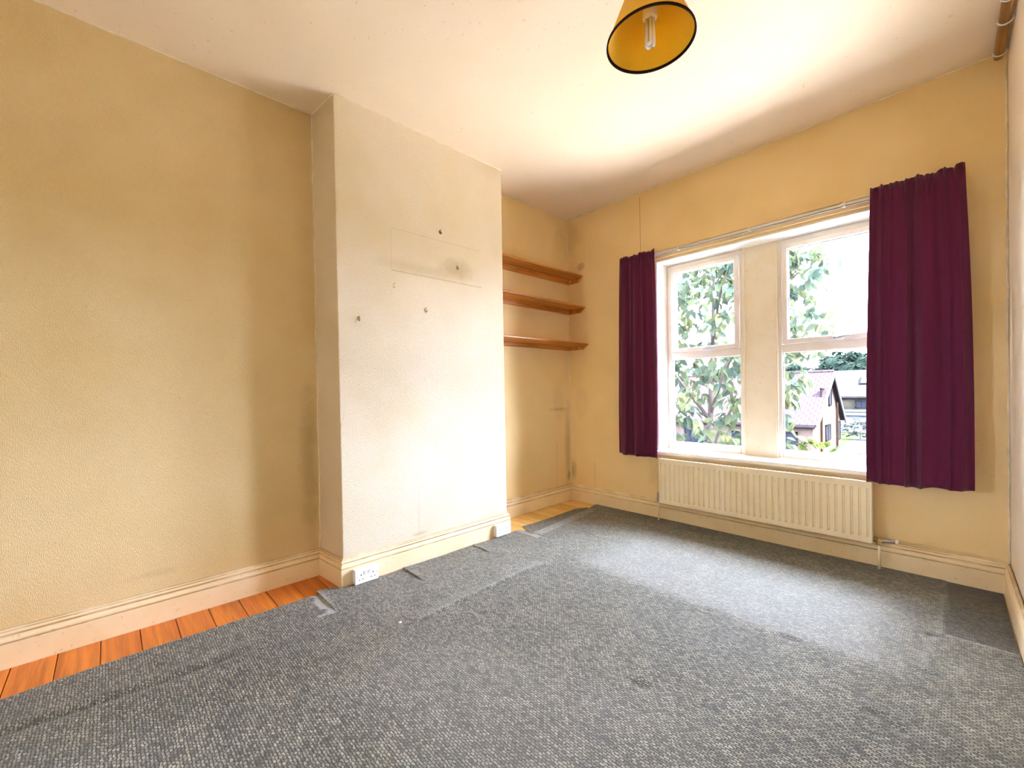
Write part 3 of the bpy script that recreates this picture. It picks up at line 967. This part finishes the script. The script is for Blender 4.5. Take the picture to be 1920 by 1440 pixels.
# folded seam: ridge with a sharp fall towards the room
xs_ = 0.945 + 0.02 * np.sin(Yg * 2.4) + 0.035 * np.clip(1.25 - Yg, 0, 1)
t = X - xs_
seam = sm((t + 0.10) / 0.10) * (t < 0) + (t >= 0) * np.clip(1 - t / 0.010, 0, 1)
seam *= sm((Yg - 1.05) / 0.10) * sm((2.10 - Yg) / 0.12)
Zg += 0.011 * seam
wear_and_light += 0.30 * seam * (t < 0) * sm((t + 0.045) / 0.045)
# long crease in front of the left wall
xc_ = 0.575 + 0.05 * np.sin(Yg * 2.9 + 0.7)
cr = np.exp(-((X - xc_) / 0.016) ** 2) * sm((Yg + 0.7) / 0.3) * sm((0.52 - Yg) / 0.25)
Zg -= 0.006 * cr
Zg += 0.005 * np.exp(-((X - xc_ + 0.05) / 0.035) ** 2) * sm((0.6 - Yg) / 0.3)
wear_and_light -= 0.5 * cr  # groove coloured darker as well
# cut flaps along the chimney breast
for yc, xl, hgt in ((0.8355, 0.56, 0.008), (1.354, 0.59, 0.007), (1.925, 0.575, 0.007)):
    on_ = sm((xl - X) / 0.10)
    Zg += hgt * on_ * (Yg > yc) * np.exp(-(Yg - yc) / 0.09)
    wear_and_light += 0.25 * on_ * (np.abs(Yg - yc - 0.012) < 0.012)
# pale torn patch beside the first cut
pt = (X < 0.565) * (X > 0.30) * (Yg < 0.8355) * (Yg > 0.8355 - 0.045 - 0.02 * rn(X, Yg, 40, 1))
pt2 = (X < 0.57 + 0.01 * rn(X, Yg, 50, 2)) * (X > 0.535) * (Yg < 0.836) * (Yg > 0.745)
wear_and_light += 0.75 * np.clip(pt * 1.0 + pt2 * 1.0, 0, 1)
# lifted edge by the alcove, its lit look painted pale
ed = sm((0.085 - (X - xe[:, None])) / 0.03) * (Yg > 2.42) * sm((3.42 - Yg) / 0.2)
Zg += 0.010 * sm((0.12 - (X - xe[:, None])) / 0.12) * (Yg > 2.42) * sm((3.4 - Yg) / 0.25)
wear_and_light += 0.30 * ed
pe = (Yg > 2.355) * (Yg < 2.44) * (X < 0.56)
wear_and_light += 0.45 * pe * (np.abs(Yg - 2.40) < 0.028)
# where a bed stood the pile kept its colour; walked areas faded, window strip also painted lit
bx0 = sm((X - 0.90) / 0.08); bx1 = sm((2.33 + 0.05 * rn(X, Yg, 6, 3) - X) / 0.14)
by1 = sm((2.215 + 0.012 * rn(X, Yg, 9, 5) - Yg) / 0.07); by0 = sm((Yg - (1.30 + 0.30 * (X - 1.0) + 0.08 * rn(X, Yg, 5, 4))) / 0.30)
bed = bx0 * bx1 * by1 * by0
wear_and_light -= 0.22 * bed
fade_lit = sm((Yg - 2.17) / 0.12) * sm((3.25 - Yg) / 0.5) * sm((X - 0.95) / 0.3) * sm((2.75 - X) / 0.3)
wear_and_light += 0.27 * fade_lit  # faded pile plus window light put into the colour
front = sm((1.30 + 0.30 * (X - 1.0) - Yg) / 0.35) * sm((X - 0.9) / 0.4) * sm((2.4 - X) / 0.5) * sm((Yg - 0.45) / 0.4)
wear_and_light += 0.14 * front
lf = np.exp(-((X - 0.66) / 0.16) ** 2) * sm((Yg - 0.2) / 0.5) * sm((1.15 - Yg) / 0.3)
wear_and_light -= 0.18 * lf
# dark unfaded rectangle in the far right corner, its pale border and step
rc = sm((X - 2.752) / 0.006) * sm((Yg - 2.735) / 0.006)
wear_and_light -= 0.62 * rc
Zg -= 0.004 * rc
wear_and_light += 0.22 * (np.abs(X - 2.742) < 0.014) * (Yg > 2.73) * (Yg < 3.25)
wear_and_light += 0.28 * (np.abs(Yg - 2.722) < 0.014) * (X > 2.75)
wear_and_light += 0.12 * (np.abs(X - 2.705) < 0.016) * (Yg > 2.35) * (Yg < 2.66)
# castor dents, with shaded hollow and lit rim painted into the colour
for dx, dy, rr in ((1.03, 2.222, 0.028), (1.12, 1.36, 0.032), (1.925, 2.205, 0.030), (2.27, 2.20, 0.036), (1.955, 1.46, 0.036), (2.70, 2.665, 0.026),
                   (2.715, 2.315, 0.026), (2.60, 1.90, 0.04), (2.65, 1.87, 0.03)):
    q = ((X - dx) / rr) ** 2 + ((Yg - dy) / (rr * 0.7)) ** 2
    Zg -= 0.007 * np.exp(-q * 1.5)
    Zg += 0.002 * np.exp(-(np.sqrt(q) - 1.4) ** 2 * 4)
    wear_and_light -= 0.65 * np.exp(-q * 1.4)
    wear_and_light += 0.25 * np.exp(-(((X - dx - 0.02) / (rr * 0.8)) ** 2 + ((Yg - dy + 0.022) / (rr * 0.5)) ** 2))
wear_and_light -= 0.42 * sm((Yg - 3.20) / 0.2) * sm((X - 0.5) / 0.3)  # darker band along the window wall
Zg = np.maximum(Zg, 0.0035)
nyr, nxc = X.shape
V = np.stack([X, Yg, Zg], -1).reshape(-1, 3)
idx = np.arange(nyr * nxc).reshape(nyr, nxc)
quads = np.stack([idx[:-1, :-1], idx[:-1, 1:], idx[1:, 1:], idx[1:, :-1]], -1).reshape(-1, 4)
bl_ = idx[:, 0]
low = V[bl_].copy()
low[:, 2] = 0.0012
low[:, 0] -= 0.001
li = np.arange(len(low)) + len(V)
side = np.stack([bl_[:-1], bl_[1:], li[1:], li[:-1]], -1)
me = bpy.data.meshes.new('carpet')
me.from_pydata(np.concatenate([V, low]).tolist(), [], np.concatenate([quads, side]).tolist())
me.update()
att = me.attributes.new('wear_and_light', 'FLOAT', 'POINT')
att.data.foreach_set('value', np.concatenate([wear_and_light.reshape(-1), wear_and_light[:, 0] * 0 - 0.1]).astype(np.float32))
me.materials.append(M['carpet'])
cp = obj('carpet', me)
me.polygons.foreach_set('use_smooth', [True] * len(me.polygons))
tag(cp, 'worn dark grey fitted carpet with woven light flecks, dents and ragged edge', 'carpet')

# loose offcut of the same carpet on the alcove boards
oy = np.linspace(2.455, 3.335, 60)
ox = np.linspace(0, 1, 14)
oe = 0.275 + 0.012 * np.sin(oy * 5) + np.clip((2.50 - oy) / 0.045, 0, 1) * 0.10 + np.clip((oy - 3.22) / 0.1, 0, 1) * 0.05
OX = oe[:, None] + (0.50 - oe)[:, None] * ox[None, :]
OY = np.repeat(oy[:, None], 14, 1)
OZ = 0.0050 + 0.001 * np.sin(OY * 9) * (ox[None, :] < 0.5)
OV = np.stack([OX, OY, OZ], -1).reshape(-1, 3)
oi = np.arange(60 * 14).reshape(60, 14)
of = np.stack([oi[:-1, :-1], oi[:-1, 1:], oi[1:, 1:], oi[1:, :-1]], -1).reshape(-1, 4)
me = bpy.data.meshes.new('carpet_offcut')
lowv = OV.copy(); lowv[:, 2] = 0.001
edge = np.concatenate([oi[:, 0][::-1], oi[0, :], oi[:, -1], oi[-1, :][::-1]])
sd = np.stack([edge[:-1], edge[1:], edge[1:] + len(OV), edge[:-1] + len(OV)], -1)
me.from_pydata(np.concatenate([OV, lowv]).tolist(), [], np.concatenate([of, sd]).tolist())
me.update()
a2 = me.attributes.new('wear_and_light', 'FLOAT', 'POINT')
a2.data.foreach_set('value', np.full(len(me.vertices), -0.15, dtype=np.float32))
me.materials.append(M['offcut'])
tag(obj('carpet_offcut', me), 'narrow brown-grey carpet strip lying between alcove boards and carpet edge', 'carpet strip')

# crumbs of torn underlay on the carpet
MB().lathe([(0.002, 0), (0.008, 0.002), (0.006, 0.006), (0.001, 0.008)], (0.905, 1.02, 0.010), 7).build('underlay_crumb', M['white_plastic'])
tag(bpy.data.objects['underlay_crumb'], 'tiny pale crumb on the carpet near the folded seam', 'crumb')

# ================================================================== OUTSIDE
EXK = 0.25
def ext(name, col, rough=0.8, var=0.12, nscale=2.0):
    col = tuple(c * EXK for c in col)
    return simple(name, col, rough, 0.0, var, nscale, spec=0.0)
def leaf_mat(name, c1, c2):
    c1 = tuple(c * EXK for c in c1)
    c2 = tuple(c * EXK for c in c2)
    m, nt, b = new_mat(name)
    p = pos(nt)
    c = mixc(nt, smooth(nt, noise(nt, p, 4.0, 2), 0.35, 0.65), c1, c2)
    L(nt, c, b.inputs['Base Color'])
    b.inputs['Roughness'].default_value = 0.6
    b.inputs['Specular IOR Level'].default_value = 0.0
    t = N(nt, 'ShaderNodeBsdfTranslucent')
    L(nt, c, t.inputs['Color'])
    mx = N(nt, 'ShaderNodeMixShader')
    mx.inputs[0].default_value = 0.4
    L(nt, b.outputs[0], mx.inputs[1])
    L(nt, t.outputs[0], mx.inputs[2])
    L(nt, mx.outputs[0], nt.nodes['Material Output'].inputs['Surface'])
    return m
M['leaf'] = leaf_mat('broad_leaf', (0.080, 0.118, 0.088), (0.145, 0.165, 0.075))
M['leaf_y'] = leaf_mat('yellow_green_leaf', (0.085, 0.10, 0.025), (0.06, 0.085, 0.03))
M['leaf_w'] = leaf_mat('grey_green_leaf', (0.07, 0.08, 0.06), (0.10, 0.105, 0.09))
M['bark'] = ext('bark', (0.16, 0.13, 0.115))
M['far_leaf'] = leaf_mat('far_foliage', (0.03, 0.05, 0.035), (0.045, 0.065, 0.045))
M['grass'] = ext('lawn', (0.06, 0.085, 0.03), nscale=1.2)
M['road'] = ext('grey_drive', (0.07, 0.07, 0.075))
M['hill'] = ext('hill_grass', (0.045, 0.065, 0.035), nscale=0.1)
M['render'] = ext('cream_orange_render', (0.15, 0.105, 0.075))
M['stone'] = ext('buff_stone', (0.085, 0.075, 0.05), nscale=1.0, var=0.25)
M['white_ext'] = ext('white_render', (0.22, 0.22, 0.22))
M['barge'] = ext('white_barge_paint', (0.16, 0.15, 0.14))
M['upvc'] = ext('dark_window_frame', (0.03, 0.025, 0.025))
M['ext_glass'] = ext('dim_pane', (0.035, 0.038, 0.045))
M['pipe_ext'] = ext('brown_downpipe', (0.05, 0.03, 0.02))

def rooftile(name, c1, c2, row):
    c1 = tuple(c * EXK for c in c1)
    c2 = tuple(c * EXK for c in c2)
    m, nt, b = new_mat(name)
    p = pos(nt)
    br = N(nt, 'ShaderNodeTexBrick')
    v = mapping(nt, p, (1, 1.5, 0))
    L(nt, v, br.inputs['Vector'])
    br.inputs['Scale'].default_value = 1
    br.inputs['Brick Width'].default_value = row * 1.1
    br.inputs['Row Height'].default_value = row
    br.inputs['Mortar Size'].default_value = 0.03
    br.inputs['Color1'].default_value = (*c1, 1)
    br.inputs['Color2'].default_value = (*c2, 1)
    br.inputs['Mortar'].default_value = (*[k * 0.72 for k in c1], 1)
    L(nt, br.outputs['Color'], b.inputs['Base Color'])
    b.inputs['Roughness'].default_value = 0.75
    b.inputs['Specular IOR Level'].default_value = 0.0
    return m
M['tile'] = rooftile('red_roof_tiles', (0.066, 0.046, 0.045), (0.074, 0.053, 0.051), 0.40)
M['slate'] = rooftile('slate_roof', (0.062, 0.065, 0.072), (0.068, 0.072, 0.08), 0.45)

struct(MB().box(-120, 90, -70, 75, GROUND - 0.3, GROUND).build('ground', M['grass']), 'garden ground far below the window', 'ground')
M['bounce_slab'] = simple('bounce_slab_pale', (0.37, 0.33, 0.29), 0.8, nscale=2.0)  # for an unseen slab added to bounce daylight onto the ceiling
struct(MB().box(-12, 14, 3.9, 20, GROUND, GROUND + 0.04).build('bounce_slab', M['bounce_slab']), 'unseen pale slab under the window, added to bounce light up to the ceiling', 'yard')
struct(MB().box(-3.8, 8, 33, 50, GROUND, GROUND + 0.03).build('driveway', M['road']), 'grey driveway beside the gabled house', 'driveway')
hv, hf = [], []
for j in range(9):
    for i in range(25):
        t = j / 8
        hv.append((-160 + i * 13, 74 + t * 70, GROUND + (8.2 + 1.6 * math.sin(i * 0.9) + 1.1 * math.sin(i * 2.3)) * (t * t * (3 - 2 * t))))
for j in range(8):
    for i in range(24):
        hf.append((j * 25 + i, j * 25 + i + 1, (j + 1) * 25 + i + 1, (j + 1) * 25 + i))
struct(MB().add(hv, hf).build('hillside', M['hill'], smooth_=True), 'low green hillside behind the houses', 'hill')

def win_ext(parent, axis, at, c, z, w, h, bars):
    """framed window on a wall plane; axis 'x': plane x=at (c is y); axis 'y': plane y=at (c is x)"""
    def bx(mb, a0, a1, z0, z1, d0, d1):
        if axis == 'x':
            mb.box(at + d0, at + d1, a0, a1, z0, z1)
        else:
            mb.box(a0, a1, at - d1, at - d0, z0, z1)
        return mb
    fr = MB()
    t = 0.09
    bx(fr, c - w / 2, c - w / 2 + t, z - h / 2, z + h / 2, -0.02, 0.07)
    bx(fr, c + w / 2 - t, c + w / 2, z - h / 2, z + h / 2, -0.02, 0.07)
    bx(fr, c - w / 2, c + w / 2, z - h / 2, z - h / 2 + t, -0.02, 0.07)
    bx(fr, c - w / 2, c + w / 2, z + h / 2 - t, z + h / 2, -0.02, 0.07)
    for k in range(bars):
        x = c - w / 2 + w * (k + 1) / (bars + 1)
        bx(fr, x - 0.04, x + 0.04, z - h / 2, z + h / 2, -0.02, 0.06)
    f = fr.build('window', M['upvc'], parent)
    bx(MB(), c - w / 2 + 0.03, c + w / 2 - 0.03, z - h / 2 + 0.03, z + h / 2 - 0.03, 0.0, 0.03).build('pane', M['ext_glass'], f)

# gabled house
GX, LX = -3.95, -24.0
YN, YR, YF = 33.7, 39.4, 43.8
ZE, ZR, ZF = -1.60, 2.05, -1.75
hs = empty('gabled_house', (-10, 39, GROUND), 'pale gabled house with pink-red tiled roof seen through the right window', 'house')
MB().prism([(YN + 0.35, GROUND), (YF - 0.35, GROUND), (YF - 0.35, ZF + 0.15), (YR, ZR - 0.12), (YN + 0.35, ZE + 0.10)],
           lambda u, v, d: (d, u, v), LX, GX).build('house_walls', M['render'], hs)
MB().prism([(YN, ZE), (YR, ZR), (YR, ZR + 0.14), (YN - 0.02, ZE + 0.14)], lambda u, v, d: (d, u, v), GX + 0.28, LX - 0.3).build('roof_slope', M['tile'], hs)
MB().prism([(YF, ZF), (YF + 0.02, ZF + 0.14), (YR, ZR + 0.14), (YR, ZR)], lambda u, v, d: (d, u, v), GX + 0.28, LX - 0.3).build('roof_slope', M['tile'], hs)
MB().tube([(GX + 0.3, YR, ZR + 0.14), (LX - 0.3, YR, ZR + 0.14)], 0.13, 8).build('ridge_tiles', M['tile'], hs)
MB().prism([(YN - 0.05, ZE - 0.22), (YR, ZR - 0.25), (YR, ZR + 0.12), (YN - 0.05, ZE + 0.12)], lambda u, v, d: (d, u, v), GX + 0.36, GX + 0.28).build('bargeboard', M['barge'], hs)
MB().prism([(YF + 0.05, ZF - 0.22), (YF + 0.05, ZF + 0.12), (YR, ZR + 0.12), (YR, ZR - 0.25)], lambda u, v, d: (d, u, v), GX + 0.36, GX + 0.28).build('bargeboard', M['barge'], hs)
MB().tube([(GX + 0.2, YN - 0.06, ZE - 0.02), (LX, YN - 0.06, ZE - 0.02)], 0.10, 8).build('gutter', M['upvc'], hs)
for c, z, w, h, n_ in ((36.9, 0.15, 0.9, 1.6, 0), (39.5, 0.25, 1.0, 1.3, 0), (38.7, -2.35, 1.7, 1.2, 1), (42.9, -2.5, 0.9, 1.5, 0)):
    win_ext(hs, 'x', GX, c, z, w, h, n_)
for c, z, w, h, n_ in ((-5.3, -2.75, 1.0, 1.5, 0), (-8.4, -2.75, 1.2, 1.2, 1), (-11.9, -2.6, 1.5, 1.4, 2), (-14.6, -2.6, 1.2, 1.2, 1)):
    win_ext(hs, 'y', YN + 0.35, c, z, w, h, n_)
for yy, zt in ((36.1, -0.6), (41.6, -0.2)):
    MB().tube([(GX + 0.12, yy, zt), (GX + 0.12, yy, GROUND + 0.02)], 0.075, 8).build('downpipe', M['pipe_ext'], hs)

# slate house behind
fh = empty('slate_house', (-3, 62, GROUND), 'buff house with broad grey slate roof and rooflight in the distance', 'house')
MB().box(-12, 6, 60.3, 69, GROUND, -0.05).build('house_walls', M['stone'], fh)
sr = MB().prism([(60, -0.30), (64.6, 2.72), (64.6, 2.90), (59.95, -0.12)], lambda u, v, d: (d, u, v), 6.4, -12.4).build('roof_slope', M['slate'], fh)
MB().prism([(64.6, 2.72), (69.2, -0.30), (69.25, -0.12), (64.6, 2.90)], lambda u, v, d: (d, u, v), 6.4, -12.4).build('roof_slope', M['slate'], fh)
MB().tube([(6.4, 59.95, -0.28), (-12.4, 59.95, -0.28)], 0.13, 8).build('gutter', M['upvc'], fh)
def on_slope(t, up): return (60 + 4.6 * t - 0.55 * up, -0.12 + 3.02 * t + 0.84 * up)
a_, b_ = on_slope(0.42, 0), on_slope(0.66, 0)
a2_, b2_ = on_slope(0.42, 0.18), on_slope(0.66, 0.18)
rl = MB().prism([a_, b_, b2_, a2_], lambda u, v, d: (d, u, v), -3.95, -5.05).build('rooflight', M['upvc'], fh)
a_, b_ = on_slope(0.445, 0.17), on_slope(0.635, 0.17)
a2_, b2_ = on_slope(0.445, 0.23), on_slope(0.635, 0.23)
MB().prism([a_, b_, b2_, a2_], lambda u, v, d: (d, u, v), -4.08, -4.92).build('pane', M['white_ext'], rl)
for c, w in ((-4.65, 1.1), (-2.2, 1.1), (-7.6, 1.0)):
    win_ext(fh, 'y', 60.3, c, -1.0, w, 0.85, 1)
gr = empty('flat_garage', (-3, 56, GROUND), 'low white flat-roofed garage in front of the slate house', 'garage')
MB().box(-7.6, 4, 55.2, 59, GROUND, -1.95).build('garage_walls', M['white_ext'], gr)
MB().box(-7.9, 4.3, 54.9, 59.2, -1.95, -1.66).build('fascia', M['white_ext'], gr)
MB().box(-7.95, 4.35, 54.85, 59.2, -1.66, -1.56).build('flat_roof', M['slate'], gr)
MB().box(-6.2, -3.4, 55.12, 55.2, GROUND + 0.05, -2.2).build('garage_door', M['white_ext'], gr)

# foliage
def leaf_mesh(name, mat):
    pr = [(0, 0.0), (0.18, 0.16), (0.45, 0.25), (0.72, 0.18), (1.0, 0.0)]
    mb = MB()
    vs = []
    for t, w in pr:
        d = -0.18 * t * t
        vs += [(t, -w, d + w * 0.25), (t, 0, d), (t, w, d + w * 0.25)]
    fs = []
    for i in range(4):
        for j in range(2):
            a = i * 3 + j
            fs.append((a, a + 3, a + 4, a + 1))
    mb.add(vs, fs)
    return mb.mesh(name, mat)

def leaf_frames(rnd, centres, per, size, droop):
    out = []
    for c in centres:
        ax = Vector((rnd.uniform(-1, 1), rnd.uniform(-1, 1), rnd.uniform(-0.4, 0.3))).normalized()
        ln = rnd.uniform(0.20, 0.42)
        for k in range(per):
            t = (k + 0.5) / per
            p = Vector(c) + ax * ln * (t - 0.5)
            side = Vector((rnd.uniform(-1, 1), rnd.uniform(-1, 1), 0)).normalized()
            d = (ax * 0.4 + side * 0.8 + Vector((0, 0, -droop * rnd.uniform(0.3, 1.4)))).normalized()
            n_ = Vector((rnd.uniform(-0.7, 0.7), rnd.uniform(-0.9, 0.5), rnd.uniform(0.3, 1))).normalized()
            y_ = n_.cross(d).normalized()
            z_ = d.cross(y_)
            s = size * rnd.uniform(0.65, 1.2)
            out.append(Matrix(((d.x * s, y_.x * s, z_.x * s, p.x), (d.y * s, y_.y * s, z_.y * s, p.y), (d.z * s, y_.z * s, z_.z * s, p.z), (0, 0, 0, 1))))
    return out

def in_view(p):
    v = Vector(p) - cam.matrix_world.translation
    f = v.dot(_f)
    if f <= 0: return False
    x = 958 + 795.6 * v.dot(_r) / f
    y = 740 - 795.6 * v.dot(_u) / f
    return (1255 < x < 1397 and 490 < y < 838) or (1465 < x < 1634 and 440 < y < 855)

def foliage(root, frames, lm, mat, n_parts):
    vis = sorted([m for m in frames if in_view(m.translation)], key=lambda m: m.translation.y)
    front = vis[:n_parts]
    ids = set(id(m) for m in front)
    for m in front:
        o = bpy.data.objects.new('leaf', lm)
        C.objects.link(o)
        o.parent = root
        o.matrix_parent_inverse = parent_inv(root)
        o.matrix_basis = m
    rest = [m for m in frames if id(m) not in ids]
    if rest:
        base = np.array([v.co[:] for v in lm.vertices])
        polys = [tuple(p.vertices) for p in lm.polygons]
        vs, fs = [], []
        for m in rest:
            a = np.array(m)
            vs.append(base @ a[:3, :3].T + a[:3, 3])
        nb = len(base)
        for i in range(len(rest)):
            fs += [tuple(k + i * nb for k in p) for p in polys]
        me = bpy.data.meshes.new('foliage')
        me.from_pydata(np.concatenate(vs).tolist(), [], fs)
        me.materials.append(mat)
        o = bpy.data.objects.new('foliage', me)
        C.objects.link(o)
        o.parent = root
        o.matrix_parent_inverse = parent_inv(root)
        o['kind'] = 'stuff'

def crown_pts(rnd, n, ctr, rad, keep=lambda p: True, shell=0.35):
    out = []
    while len(out) < n:
        p = Vector((rnd.uniform(-1, 1), rnd.uniform(-1, 1), rnd.uniform(-1, 1)))
        if not (shell < p.length < 1):
            continue
        q = Vector((ctr[0] + p.x * rad[0], ctr[1] + p.y * rad[1], ctr[2] + p.z * rad[2]))
        if keep(q):
            out.append(q)
    return out

rnd = random.Random(21)
tr = empty('broadleaf_tree', (-0.35, 7.4, GROUND), 'broad-leaved tree with large drooping leaves just outside the left window', 'tree')
trunk = [(-0.35, 7.4, GROUND), (-0.30, 7.35, -1.8), (-0.12, 7.2, -0.4), (0.02, 7.1, 0.7), (0.10, 7.0, 1.8), (0.18, 6.9, 3.0), (0.25, 6.8, 4.2)]
MB().tube(trunk, [0.11, 0.085, 0.060, 0.045, 0.032, 0.022, 0.008], 10).build('trunk', M['bark'], tr, smooth_=True)
BR = [[(-0.12, 7.2, -0.4), (0.2, 6.9, 0.4), (0.55, 6.6, 0.9), (1.0, 6.4, 1.25), (1.45, 6.3, 1.50)],
      [(0.02, 7.1, 0.7), (0.35, 6.8, 1.4), (0.8, 6.6, 2.0), (1.25, 6.5, 2.5), (1.62, 6.4, 2.95)],
      [(0.02, 7.1, 0.6), (-0.3, 6.8, 1.2), (-0.7, 6.6, 1.9), (-1.1, 6.5, 2.6)],
      [(0.10, 7.0, 1.8), (0.35, 6.6, 2.4), (0.6, 6.4, 3.1), (0.8, 6.3, 3.8)],
      [(-0.12, 7.2, -0.4), (-0.3, 6.8, 0.1), (-0.6, 6.5, 0.5), (-0.8, 6.3, 0.7)],
      [(0.55, 6.6, 0.9), (0.9, 6.4, 0.95), (1.3, 6.3, 0.85)],
      [(-0.2, 7.3, -1.0), (0.1, 6.9, -0.4), (0.4, 6.6, 0.1), (0.7, 6.5, 0.3)]]
for b in BR:
    MB().tube(b, [0.024 * (1 - 0.8 * i / (len(b) - 1)) + 0.003 for i in range(len(b))], 7).build('branch', M['bark'], tr, smooth_=True)
def keep_tree(q):
    lim = 1.60 if q.z > 1.75 else (1.38 if q.z > 1.05 else 1.15)
    lim += 0.10 * math.sin(q.z * 5)
    if q.x > lim: return False
    d = ((q.x - 0.18) / 0.22) ** 2 + ((q.z - 0.72) / 0.25) ** 2      # the gap low in the left window
    return d > 1
cs = crown_pts(rnd, 760, (0.1, 6.7, 1.9), (1.75, 1.25, 2.6), keep_tree)
for b in BR:
    for i in range(14):
        t = rnd.uniform(0.35, 1.0) * (len(b) - 1)
        k = min(int(t), len(b) - 2)
        cs.append(Vector(b[k]).lerp(Vector(b[k + 1]), t - k) + Vector((rnd.gauss(0, 0.09), rnd.gauss(0, 0.09), rnd.gauss(0, 0.09))))
foliage(tr, leaf_frames(rnd, cs, 6, 0.165, 0.9), leaf_mesh('leaf', M['leaf']), M['leaf'], 280)

st = empty('young_tree', (0.85, 9.4, GROUND), 'yellow-green tree top at the bottom of the right window', 'tree')
MB().tube([(0.85, 9.4, GROUND), (0.83, 9.35, -2.4), (0.86, 9.3, -0.6)], [0.06, 0.045, 0.012], 8).build('trunk', M['bark'], st, smooth_=True)
cs = crown_pts(rnd, 90, (0.83, 9.35, -1.05), (0.78, 0.62, 1.35), shell=0.2)
foliage(st, leaf_frames(rnd, cs, 6, 0.19, 0.6), leaf_mesh('leaf', M['leaf_y']), M['leaf_y'], 60)

sb = empty('flowering_shrub', (-3.2, 48, GROUND), 'pale flowering shrub in front of the white garage', 'shrub')
MB().tube([(-3.2, 48, GROUND), (-3.2, 48, GROUND + 0.9)], [0.08, 0.03], 6).build('stem', M['bark'], sb)
cs = crown_pts(rnd, 60, (-3.2, 48, GROUND + 1.1), (1.5, 1.0, 1.0), shell=0.1)
foliage(sb, leaf_frames(rnd, cs, 5, 0.34, 0.3), leaf_mesh('leaf', M['leaf_w']), M['leaf_w'], 0)
hb = empty('green_bush', (-1.0, 31, GROUND), 'green bush on the lawn at the lower right of the window', 'bush')
MB().tube([(-1.0, 31, GROUND), (-1.0, 31, GROUND + 0.6)], [0.08, 0.03], 6).build('stem', M['bark'], hb)
cs = crown_pts(rnd, 60, (-1.0, 31, GROUND + 0.45), (1.0, 0.9, 0.55), shell=0.1)
foliage(hb, leaf_frames(rnd, cs, 5, 0.26, 0.3), leaf_mesh('leaf', M['leaf_y']), M['leaf_y'], 0)

# trees on the hillside
def far_tree(x, y, r, ztop, label, seed):
    rr = random.Random(seed)
    root = empty('hillside_tree', (x, y, GROUND), label, 'tree', 'trees on the hillside')
    MB().tube([(x, y, GROUND), (x, y, ztop - r)], [0.35, 0.15], 6).build('trunk', M['bark'], root)
    cs = crown_pts(rr, 150, (x, y, ztop - r * 1.05), (r, r * 0.8, r * 1.1), shell=0.55)
    foliage(root, leaf_frames(rr, cs, 7, 0.95, 0.3), leaf_mesh('leaf', M['far_leaf']), M['far_leaf'], 0)
    bl2 = MB()
    for k in range(9):
        a = rr.uniform(0, 6.28)
        q = (x + r * 0.45 * math.cos(a), y + r * 0.3 * math.sin(a), ztop - r * rr.uniform(0.75, 1.5))
        s = r * rr.uniform(0.4, 0.55)
        bl2.lathe([(s * math.sin(math.pi * (i + 0.02) / 6.04), -s * math.cos(math.pi * (i + 0.02) / 6.04)) for i in range(7)], q, 10)
    bl2.build('crown', M['far_leaf'], root, smooth_=True)
FT = [(-9.3, 90, 2.7, 6.6, 'rounded hillside tree beside the right curtain, above the rooflight'), (-13.3, 99.5, 2.8, 7.4, 'tall hillside tree above the middle of the slate roof'),
      (-17.2, 90, 2.6, 5.0, 'low hillside tree just right of the gable peak'), (-5.2, 99.5, 2.8, 7.2, 'hillside tree hidden by the plum curtain'),
      (-21.2, 99.5, 2.8, 5.9, 'hillside tree above the red roof behind leaves'), (-25.2, 90, 2.7, 5.2, 'hillside tree hidden by the mullion'),
      (-33.2, 90, 2.7, 5.6, 'hillside tree seen through the left window'), (-29.2, 99.5, 2.8, 6.4, 'back-row hillside tree left of the mullion'),
      (-37.4, 99.5, 2.8, 6.2, 'leftmost hillside tree behind the near leaves')]
for i, (x, y, r, zt, lb) in enumerate(FT):
    far_tree(x, y, r, zt, lb, 50 + i)
